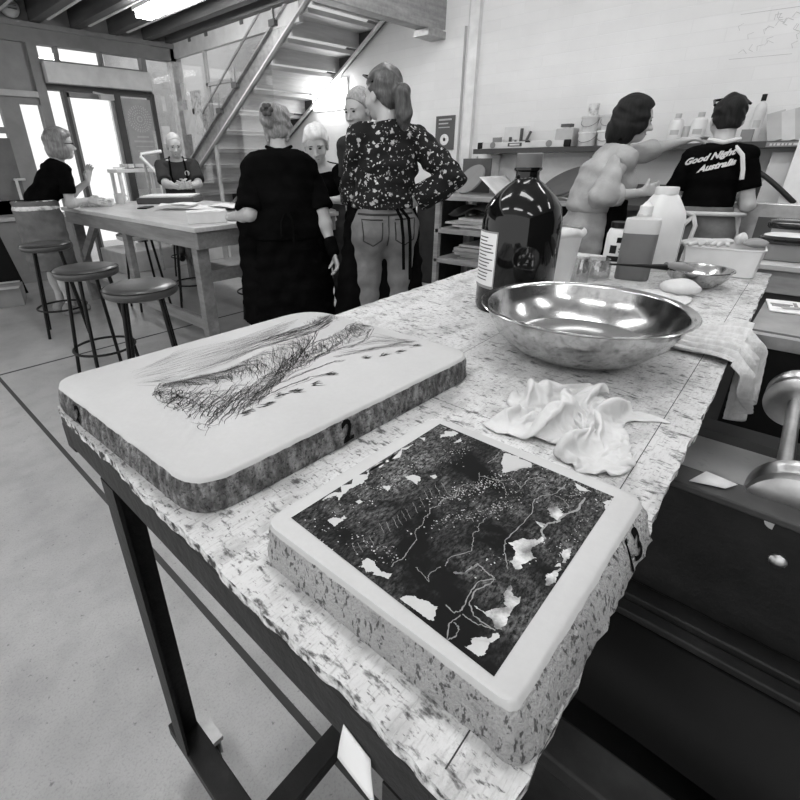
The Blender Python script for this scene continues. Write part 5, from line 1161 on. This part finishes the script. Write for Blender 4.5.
# ================================================================ shop front furniture
t = thing('counter_cabinet', 'low grey cabinet with pale counter top under the shop window', 'cabinet', (.9, 6.8, 0))
obj('cabinet_body', MB().b2((-1, 6.66, 0), (1.98, 6.9, .70)), M['midgrey'], t)
obj('counter_top', MB().b2((-1, 6.63, .70), (2.0, 6.9, .74)), M['lightgrey'], t, bevel=.004)
t = thing('leaflet_stand', 'small white printed leaflet card standing on the counter', 'leaflet', (1.50, 6.7, .74))
obj('card', MB().box((1.50, 6.68, .74+.085), (.15, .006, .17), .25), M['paper'], t)
mb = MB()
for dz, dx, w_, h_ in ((.13, -.03, .05, .05), (.07, .0, .1, .008), (.05, .0, .1, .008), (.025, .02, .05, .015)): mb.box((1.50+dx*.97+.001, 6.676+dx*.25-.0015, .74+dz), (w_, .002, h_), .25)
obj('print', mb, M['black'], t, smooth=0)
d = struct('door_2', MB().b2((.9, 6.95, .75), (1.63, 6.99, 1.55)), noisy('glass_dark_reflection', [(3, [(.3, .12), (.7, .2)])], .2))  # opaque grey paints the dark reflection into the door glass
obj('push_bar', MB().tube([(1.56, 6.92, 1.12), (1.56, 6.87, 1.12), (1.56, 6.87, .8), (1.56, 6.92, .8)], .016, 10).tube([(1.56, 6.87, 1.12), (1.66, 6.92, 1.12)], .014, 10), M['offwhite'], d)
t = thing('sandwich_board', 'leaning black board on the floor at the left picture edge', 'board', (1.0, 5.9, 0))
obj('board_panel', MB().bar((.98, 6.0, 0.0), (.86, 6.05, .80), .40, .02, (0, 1, 0)), M['black'], t)
t = thing('cardboard_box', 'cardboard box with open torn flaps on the floor at the left picture edge', 'box', (.88, 5.75, 0))
obj('box_body', MB().box((.88, 5.78, .09), (.42, .3, .18), -.3), M['midgrey'], t, bevel=.003)
obj('flap', MB().box((.84, 5.64, .185), (.40, .1, .006), -.3).box((.92, 5.90, .19), (.38, .06, .006), -.3), M['lightgrey'], t)
t = thing('entrance_banner', 'grey banner with a round emblem on the glass beside the door', 'banner', (3.16, 6.95, 1.05))
obj('banner_sheet', MB().b2((2.98, 6.955, .95), (3.35, 6.965, 2.03)), plain('banner_grey', .38, .6), t)
mb = MB()
for r_ in (.03, .07, .10, .13, .15):
    for a in np.linspace(0, 2*PI, 8+int(r_*150)): mb.ell((3.17+r_*math.cos(a), 6.953, 1.80+r_*math.sin(a)), (.009, .003, .009), 6)
obj('emblem', mb, plain('banner_emblem', .55, .6), t)
mb = MB()
for k, (w_, h_) in enumerate([(.16, .02), (.26, .022), (.24, .01), (.2, .01), (.22, .01)]): mb.b2((3.17-w_/2, 6.949, 1.58-.055*k), (3.17+w_/2, 6.953, 1.58-.055*k+h_))
obj('banner_print', mb, M['lightgrey'], t, smooth=0)
# display table with brochures and the handrail
t = thing('display_table', 'small white side table with brochures by the entrance step', 'table', (2.8, 6.45, .26))
obj('table_top', MB().b2((2.48, 6.3, 1.17), (3.05, 6.6, 1.21)), M['white'], t, bevel=.004)
for x in (2.5, 3.0):
    for y in (6.32, 6.55): obj('leg', MB().b2((x, y, .26), (x+.035, y+.035, 1.17)), M['white'], t)
obj('shelf', MB().b2((2.5, 6.32, .80), (3.03, 6.58, .83)), M['white'], t)
for k in range(5):
    tag(obj('brochure', MB().box((2.55+.1*k, 6.40, 1.225+.02*(k % 2)), (.085, .15, .012+.03*(k % 2)), .3*k), M[('paper', 'paper_grey', 'midgrey', 'paper', 'paper_grey')[k]], None, (2.55+.1*k, 6.4, 1.21)), 'small brochure laid out on the white side table by the entrance', 'brochure', 'brochures on the side table')
t = thing('handrail', 'white bent tube handrail at the entrance step', 'handrail', (2.82, 6.1, 0))
obj('rail_tube', MB().tube([(2.97, 6.1, 1.40), (2.72, 6.1, 1.37), (2.70, 6.08, 1.34), (2.80, 5.99, 1.18), (2.95, 5.85, .94)], .02, 12), M['white'], t)
obj('post', MB().tube([(2.95, 6.15, 0), (2.95, 6.15, 1.62)], .016, 12), M['galv'], t); obj('post', MB().tube([(2.74, 6.09, 0), (2.74, 6.09, 1.36)], .016, 12), M['galv'], t)
# papers pinned to the glass partition
PP = [(6.55, 2.0, .26, .27, 'paper_grey', 'white notice with a grey picture pinned to the glass partition'), (6.78, 1.78, .3, .3, 'paper', 'pale notice pinned to the glass partition left of the stair'), (6.62, 1.5, .2, .26, 'paper', 'small white notice low on the glass partition'),
      (6.86, 2.15, .1, .2, 'paper', 'narrow white slip high on the glass partition by the corner post'), (6.40, 1.72, .16, .3, 'paper_grey', 'grey printed sheet on the glass partition beside the stair')]
for y, z_, w_, h_, m_, l_ in PP: tag(obj('notice', MB().b2((3.796, y-w_/2, z_-h_/2), (3.802, y+w_/2, z_+h_/2)), M[m_], None, (3.8, y, z_)), l_, 'notice', 'notices on the partition')
for x, z_, w_, h_, l_ in ((3.52, 1.62, .12, .22, 'white notice on the glass between door and corner post'), (3.62, 1.2, .14, .4, 'tall pale notice low on the glass between door and corner post'), (3.55, 2.0, .05, .18, 'narrow slip on the glass between door and corner post')):
    tag(obj('notice', MB().b2((x-w_/2, 6.974, z_-h_/2), (x+w_/2, 6.9795, z_+h_/2)), M['paper'], None, (x, 6.97, z_)), l_, 'notice', 'notices by the door')

# ================================================================ back wall: bench, rack, shelf and what stands on them
BZ = .95
t = thing('plan_rack', 'wooden open rack with three shelves of papers by the white wall', 'rack', (4.4, 2.3, 0))
obj('rack_top', MB().b2((4.08, 1.45, BZ-.04), (4.86, 2.86, BZ)), M['wood'], t, bevel=.004)
for z_ in (.64, .35): obj('shelf', MB().b2((4.1, 1.5, z_-.04), (4.84, 2.83, z_)), M['wood'], t, bevel=.003)
for x in (4.1, 4.79):
    for y in (1.5, 2.79): obj('post', MB().b2((x, y, 0), (x+.05, y+.05, BZ-.04)), M['wood'], t, bevel=.003)
obj('back_panel', MB().b2((4.80, 1.5, 0), (4.82, 2.83, BZ-.05)), M['cloth_dark'], t)
random.seed(21)
k = 0
for z_, n_ in ((.64, 5), (.35, 7)):
    zz = z_
    for q in range(n_):
        y = random.uniform(2.35, 2.5); th = random.uniform(.01, .026); a = random.uniform(-.12, .12); x = random.uniform(4.40, 4.46)
        tag(obj('paper_stack', MB().box((x, y, zz+th/2), (.48, random.uniform(.42, .6), th), a), M[random.choice(['paper', 'offwhite', 'lightgrey', 'midgrey'])], None, (x, y, zz)), 'one of the flat papers and folders piled in the ' + ('upper' if z_ > .5 else 'lower') + ' shelf of the wooden rack', 'folder', 'papers in the upper rack shelf' if z_ > .5 else 'papers in the lower rack shelf')
        zz += th
zr = BZ
tag(obj('crumpled_plastic', MB().grid(lambda u, v: (4.2+.35*u, 2.0+.75*v, zr-.02-.26+.18+.05*math.sin(u*7+v*5)*math.sin(v*9)-.12*abs(v-.5)), 16, 24), M['darkgrey'], None, (4.3, 2.3, .7), solid=.003), 'dark crumpled plastic sheet on top of the papers in the upper rack shelf', 'plastic sheet')
def disc(name, label, c, r, nv, mat, th=.02):
    return tag(obj(name, MB().lathe([(0, -th/2), (r-.004, -th/2), (r, -th/2+.004), (r, th/2-.004), (r-.004, th/2), (0, th/2)], c, 40, axis=nv), M[mat], None, c), label, 'disc')
disc('grinding_disc', 'dark round disc leaning flat on the wooden rack behind the bottle', (4.45, 1.72, BZ+.13), .23, (-.45, .25, .86), 'framegrey')
disc('grinding_disc', 'dark round disc leaning against the grey panel on the rack', (4.42, 2.66, BZ+.135), .16, (-.75, .25, .6), 'midgrey')
t = tag(obj('grey_panel', MB().box((4.62, 2.72, BZ+.16), (.02, .30, .32), .12), M['framegrey'], None, (4.62, 2.72, BZ)), 'grey panel standing upright at the left end of the rack', 'panel')
tag(obj('paper_sheet', MB().grid(lambda u, v: (4.2+.5*u, 2.44-.52*v, BZ+.005+.16*max(0, 1-v*2.2)**1.6+.015*math.sin(v*9)), 6, 24), M['paper'], None, (4.4, 2.3, BZ), solid=.002), 'curling white sheet lying on the rack beside the dark bottle', 'paper')
tag(obj('paper_sheet', MB().grid(lambda u, v: (4.10+.12*u, 1.92-.4*v, BZ+.004+.03*math.sin(v*PI)*(1-u*.5)), 6, 16), M['lightgrey'], None, (4.4, 1.9, BZ), solid=.002), 'grey buckled sheet lying on the rack behind the bottle neck', 'paper')
tag(obj('storage_box', MB().b2((4.35, 2.92, 0), (4.8, 3.25, .93)), M['cloth_dark'], None, (4.58, 3.08, 0), bevel=.01), 'tall dark grey cabinet between the column and the wooden rack', 'cabinet')
# bench
t = thing('wash_bench', 'long dark topped bench with steel sink along the white wall', 'bench', (4.4, -.2, 0))
obj('bench_top', MB().b2((4.0, -1.6, BZ-.04), (4.88, 1.42, BZ)), M['darkgrey'], t, bevel=.004)
obj('bench_front', MB().b2((4.06, -1.6, 0), (4.84, 1.40, BZ-.04)), M['framegrey'], t)
sk = obj('sink', MB().b2((3.96, -.45, .66), (4.02, .62, BZ+.05)).b2((4.02, .56, BZ), (4.7, .62, BZ+.05)), M['steelbrush'], t, bevel=.008)
obj('sink_recess', MB().b2((3.95, .10, .7), (3.962, .32, BZ-.03)), M['framegrey'], sk)
obj('splash_back', MB().b2((4.86, -1.6, BZ), (4.895, 1.7, BZ+.1)), M['framegrey'], t)
t = thing('hose', 'black coiled hose arching over the sink', 'hose', (4.5, .4, BZ))
obj('hose_tube', MB().tube([(4.5+.02*math.sin(a*2), .62-.42*a/PI, BZ+.02+.24*math.sin(a*.5+1.57)**1) for a in np.linspace(0, PI, 16)], .016, 10), M['rubber'], t)
obj('coil', MB().tube([(4.4+.02*math.cos(a), .66-.018*a/2, BZ+.12+.03*math.sin(a)) for a in np.linspace(0, 26, 120)], .006, 8), M['offwhite'], t)
def leaning(name, label, c, w_, h_, lean, mat, th=.02, rot=0):
    R = Matrix.Rotation(rot, 3, 'Z') @ Matrix.Rotation(lean, 3, 'Y')
    return tag(obj(name, MB().box(Vector(c)+R @ Vector((0, 0, h_/2)), (th, w_, h_), 0, R), M[mat], None, c, bevel=.003), label, 'board')
leaning('leaning_board', 'large white board leaning on the wall at the right picture edge', (4.50, .08, BZ), .42, .44, .3, 'white')
leaning('leaning_board', 'second pale board leaning behind the sink under the shelf', (4.66, .34, BZ), .16, .34, .2, 'offwhite')
struct('trim_60', MB().b2((4.88, 1.72, .96), (4.9, 2.9, 1.27)).b2((4.87, 2.88, .95), (4.9, 2.91, 1.29)), M['white'])
# shelf
SZ = 1.355
t = thing('wall_shelf', 'long dark shelf on the white brick wall', 'shelf', (4.78, .6, SZ))
obj('shelf_board', MB().b2((4.62, -1.6, SZ-.045), (4.9, 2.78, SZ)), M['darkgrey'], t, bevel=.003)
for y in (2.6, 1.4, .2, -1.0): obj('bracket', MB().b2((4.84, y, SZ-.28), (4.9, y+.03, SZ-.045)).b2((4.66, y, SZ-.065), (4.9, y+.03, SZ-.045)), M['white'], t)
lb = obj('shelf_label', MB().b2((4.616, .12, SZ-.038), (4.621, .46, SZ-.008)), M['midgrey'], t)
mb = MB(); random.seed(4)
y = .44
while y > .16: w_ = random.uniform(.008, .03); mb.b2((4.613, y-w_, SZ-.03), (4.617, y, SZ-.016)); y -= w_+.008
obj('label_lettering', mb, M['offwhite'], lb, smooth=0)
t = thing('spirit_level', 'long white spirit level lying along the shelf front', 'level', (4.66, 2.3, SZ))
obj('level_body', MB().b2((4.645, 1.88, SZ), (4.67, 2.72, SZ+.055)), M['offwhite'], t, bevel=.003)
for y in (1.86, 2.72): obj('end_cap', MB().b2((4.642, y-.03, SZ), (4.673, y+.03, SZ+.058)), M['plastic_black'], t, bevel=.008)
for y in (2.58, 2.02): obj('round_vial', MB().lathe([(0, 0), (.022, 0), (.022, .004), (0, .004)], (4.645, y, SZ+.03), 20, axis=(-1, 0, 0)).lathe([(.022, 0), (.028, 0), (.028, .006), (.022, .006)], (4.645, y, SZ+.03), 20, axis=(-1, 0, 0)), M['midgrey'], t)
obj('level_window', MB().b2((4.640, 2.28, SZ+.015), (4.646, 2.42, SZ+.045)), M['darkgrey'], t); obj('vial', MB().b2((4.637, 2.30, SZ+.022), (4.641, 2.40, SZ+.038)), M['offwhite'], t)
obj('hand_hole', MB().b2((4.642, 2.2, SZ+.045), (4.646, 2.25, SZ+.056)), M['plastic_black'], t)
tag(obj('framed_picture', MB().b2((4.74, 2.55, SZ), (4.76, 2.64, SZ+.1)), M['midgrey'], None, (4.75, 2.6, SZ)), 'small dark square frame behind the left end of the spirit level', 'frame')
t = thing('picture_card', 'pale picture card with dark figures leaning on the shelf wall', 'picture', (4.8, 2.44, SZ))
obj('card', MB().box((4.80, 2.43, SZ+.095), (.01, .25, .19), 0, Matrix.Rotation(.15, 3, 'Y')), M['offwhite'], t)
mb = MB()
for y, z0, w_, h_ in ((2.49, .01, .05, .05), (2.45, .01, .03, .09), (2.43, .02, .05, .03), (2.40, .01, .02, .06), (2.34, .03, .03, .14)): mb.b2((4.765, y, SZ+z0), (4.77, y+w_, SZ+z0+h_))
obj('picture_figures', mb, M['darkgrey'], t, smooth=0)
tag(obj('marker_pen', MB().tube([(4.72, 2.28, SZ+.055), (4.74, 2.25, SZ+.14)], .012, 10).tube([(4.72, 2.32, SZ+.058), (4.72, 2.25, SZ+.058)], .01, 8), M['framegrey'], None, (4.72, 2.28, SZ)), 'dark pen standing at an angle behind the spirit level', 'pen')
t = thing('storage_jar', 'pale box with dark lid behind the right end of the spirit level', 'box', (4.76, 1.92, SZ))
obj('jar_body', MB().b2((4.70, 1.84, SZ), (4.84, 2.0, SZ+.15)), M['lightgrey'], t, bevel=.01); obj('lid', MB().b2((4.73, 1.88, SZ+.16), (4.80, 1.97, SZ+.185)), M['framegrey'], t)
obj('neck', MB().b2((4.74, 1.90, SZ+.148), (4.79, 1.95, SZ+.162)), M['white'], t)
def bucket(label, c, r, h_, mat='white'):
    t = thing('plastic_bucket', label, 'bucket', c, 'buckets on the shelf')
    obj('bucket_body', MB().lathe([(0, 0), (r*.82, 0), (r*.84, .003), (r, h_-.02), (r+.006, h_-.018), (r+.006, h_-.002), (0, h_)], c, 28), M[mat], t)
    obj('handle', MB().tube([(c[0]-r*1.0*math.sin(a)-.004, c[1]+r*math.cos(a), c[2]+h_-.03-.055*math.sin(a)) for a in np.linspace(0, PI, 13)], .0025, 6), M['midgrey'], t)
bucket('white bucket on the shelf, bottom of the left bucket stack', (4.75, 1.73, SZ), .075, .115)
bucket('grey white bucket, second of the left bucket stack on the shelf', (4.75, 1.725, SZ+.115), .07, .12, 'offwhite')
t = thing('small_can', 'small printed can on top of the left bucket stack', 'can', (4.75, 1.715, SZ+.235))
obj('can_body', MB().lathe([(0, 0), (.04, 0), (.043, .09), (0, .09)], (4.75, 1.715, SZ+.235), 24), M['paper_grey'], t)
bucket('white bucket on the shelf, bottom of the right bucket stack', (4.75, 1.57, SZ), .075, .12)
bucket('white bucket, top of the right bucket stack', (4.75, 1.56, SZ+.12), .075, .115, 'offwhite')
def bottle(label, c, r, h_, capmat='lightgrey', mat='white'):
    t = thing('plastic_bottle', label, 'bottle', c)
    obj('bottle_body', MB().lathe([(0, 0), (r, 0), (r, h_*.68), (r*.85, h_*.78), (r*.36, h_*.84), (r*.34, h_*.88), (0, h_*.88)], c, 24), M[mat], t)
    obj('cap', MB().lathe([(0, h_*.86), (r*.42, h_*.86), (r*.42, h_), (0, h_)], c, 18), M[capmat], t)
    obj('label_print', MB().grid(lambda u, v: (c[0]+(r+.001)*math.cos(PI-.6+1.2*u+.1), c[1]+(r+.001)*math.sin(PI-.6+1.2*u+.1), c[2]+h_*(.3+.16*v)), 6, 1), M['lightgrey'], t, smooth=0)
bottle('white bottle with grey cap on the shelf between the two people', (4.73, 1.06, SZ), .05, .21)
bottle('second white bottle with grey cap on the shelf nearer the printed tee shirt', (4.73, .91, SZ), .052, .21)
tag(obj('small_tin', MB().lathe([(0, 0), (.024, 0), (.024, .12), (0, .12)], (4.74, .985, SZ), 20), M['lightgrey'], None, (4.74, .985, SZ)), 'small grey tin between the two white bottles on the shelf', 'tin')
bottle('tall clear white bottle with black cap right of the tee shirt head', (4.76, .565, SZ), .036, .30, 'plastic_black', 'offwhite')
tag(obj('small_carton', MB().b2((4.68, .56, SZ), (4.72, .63, SZ+.08)), M['midgrey'], None, (4.7, .6, SZ)), 'small dark carton in front of the tall bottle on the shelf', 'carton')
for k, (y, w_, h_, l_, m_) in enumerate([(.45, .10, .19, 'leftmost pale tile leaning on the right of the shelf', 'lightgrey'), (.37, .10, .2, 'second pale tile from the left leaning on the shelf', 'offwhite'), (.29, .12, .22, 'third pale tile from the left leaning on the shelf', 'lightgrey')]):
    tag(obj('leaning_tile', MB().box((4.78, y, SZ+h_/2), (.016, w_, h_), 0, Matrix.Rotation(.12, 3, 'Y') @ Matrix.Rotation(-.28, 3, 'X')), M[m_], None, (4.78, y, SZ)), l_, 'tile', 'tiles leaning on the shelf')
t = thing('moulded_tray', 'white moulded tray with round rims leaning at the right end of the shelf', 'tray', (4.76, .12, SZ))
obj('tray_panel', MB().box((4.78, .12, SZ+.13), (.02, .24, .26), 0, Matrix.Rotation(.15, 3, 'Y')), M['white'], t, bevel=.006)
for z_ in (.08, .19): obj('tray_ring', MB().tube([(4.755+(z_+.05*math.sin(a)-.12)*.15, .15+.06*math.cos(a), SZ+z_+.04*math.sin(a)) for a in np.linspace(0, 2*PI, 25)[:-1]], .008, 8, True), M['lightgrey'], t)
# faint pencil marks on the wall, poster
mb = MB(); random.seed(12)
for q in range(26):
    y, z_ = random.uniform(.45, .85), random.uniform(1.93, 2.16); a = random.uniform(0, 3)
    mb.tube([(4.899, y, z_), (4.899, y+.03*math.cos(a), z_+.03*math.sin(a)), (4.899, y+.05*math.cos(a+.8), z_+.045*math.sin(a+.9))], .0015, 5)
for z_ in (1.90, 2.17): mb.tube([(4.899, .5, z_), (4.899, .86, z_+.01)], .0015, 5)
tag(obj('pencil_marks', mb, M['lightgrey'], None, (4.899, .65, 2.0)), 'faint pencil scribbles on the white brick wall above the printed tee shirt', 'drawing')
t = thing('wall_poster', 'small dark poster with a pale round emblem on the white wall', 'poster', (4.845, 3.29, 1.5))
obj('poster_sheet', MB().b2((4.838, 3.16, 1.36), (4.85, 3.40, 1.69)), M['framegrey'], t)
obj('emblem', MB().lathe([(.03, 0), (.055, 0), (.055, .003), (.03, .003)], (4.838, 3.28, 1.46), 24, axis=(-1, 0, 0)).lathe([(0, 0), (.018, 0), (.018, .003), (0, .003)], (4.838, 3.28, 1.46), 16, axis=(-1, 0, 0)), M['white'], t)
mb = MB()
for k, (w_, h_) in enumerate([(.16, .016), (.12, .012), (.14, .008)]): mb.b2((4.833, 3.36-w_, 1.645-.035*k), (4.838, 3.36, 1.645-.035*k+h_))
obj('poster_print', mb, M['lightgrey'], t, smooth=0)
# ================================================================ right edge: cabinet with jars behind the table
t = thing('drawer_cabinet', 'grey wooden cabinet beyond the right end of the stone table', 'cabinet', (2.75, -.5, 0))
obj('cabinet_body', MB().b2((2.36, -1.3, 0), (3.0, .17, .80)), M['darkgrey'], t)
obj('drawer_front', MB().b2((2.335, -1.3, .80), (3.0, .19, .885)), M['wood'], t, bevel=.003)
obj('cabinet_top', MB().b2((2.32, -1.3, .885), (3.02, .20, .905)), M['lightgrey'], t, bevel=.003)
c = (2.46, .085, .905)
t = thing('lidded_jar', 'square glass jar with a black rimmed lid at the right picture edge', 'jar', c)
obj('jar_glass', sqlathe([(.06, .045, 0), (.064, .05, .004), (.064, .05, .06), (.055, .042, .064)], c, 1.6, 6), plain('thick_glass', .45, .1, 0, .6, .5), t)
obj('lid', sqlathe([(.085, .062, .064), (.092, .068, .072), (.092, .068, .082), (.08, .06, .09)], c, 1.5, 3), plain('shiny_black', .02, .12, 0, .8), t)
obj('lid_top', sqlathe([(.08, .06, .0905), (.065, .046, .096)], c, 1.5, 3), M['offwhite'], t)
c2 = (2.62, .10, .905)
t = thing('lidded_jar', 'second jar with a black lid standing behind the square glass jar', 'jar', c2)
obj('jar_glass', sqlathe([(.055, .045, 0), (.058, .048, .1)], c2, 1.6, 6), plain('thick_glass_grey', .4, .15, 0, .6), t)
obj('lid', sqlathe([(.07, .055, .1), (.075, .06, .108), (.075, .06, .122), (.065, .05, .13)], c2, 1.5, 3), plain('shiny_black_lid', .02, .12, 0, .8), t)
c3 = (2.44, -.035, .905)
tag(obj('rubber_roller', MB().cyl((2.40, -.02, .95), (2.44, -.16, .95), .045, 24), M['plastic_black'], None, c3), 'black rubber roller lying at the right picture edge beside the glass jar', 'roller')
t = thing('paper_sheet', 'printed white sheet lying on the press housing', 'paper', (1.80, .0, .881))
obj('sheet', MB().box((1.78, .0, .883), (.14, .12, .003), .15), M['paper'], t)
obj('print', MB().box((1.77, .03, .8852), (.02, .04, .001), .15).box((1.79, .03, .8852), (.01, .05, .001), .15).box((1.80, .0, .8852), (.05, .008, .001), .15), M['midgrey'], t, smooth=0)
t = thing('scissors', 'black handled scissors lying on the sheet at the right picture edge', 'scissors', (1.74, -.03, .885))
obj('blade', MB().box((1.76, -.02, .888), (.012, .1, .003), .4), M['steel'], t); obj('handle', MB().tube([(1.73+.02*math.cos(a), -.065+.03*math.sin(a), .889) for a in np.linspace(0, 2*PI, 17)[:-1]], .005, 8, True).tube([(1.765+.02*math.cos(a), -.075+.03*math.sin(a), .889) for a in np.linspace(0, 2*PI, 17)[:-1]], .005, 8, True), M['plastic_black'], t)
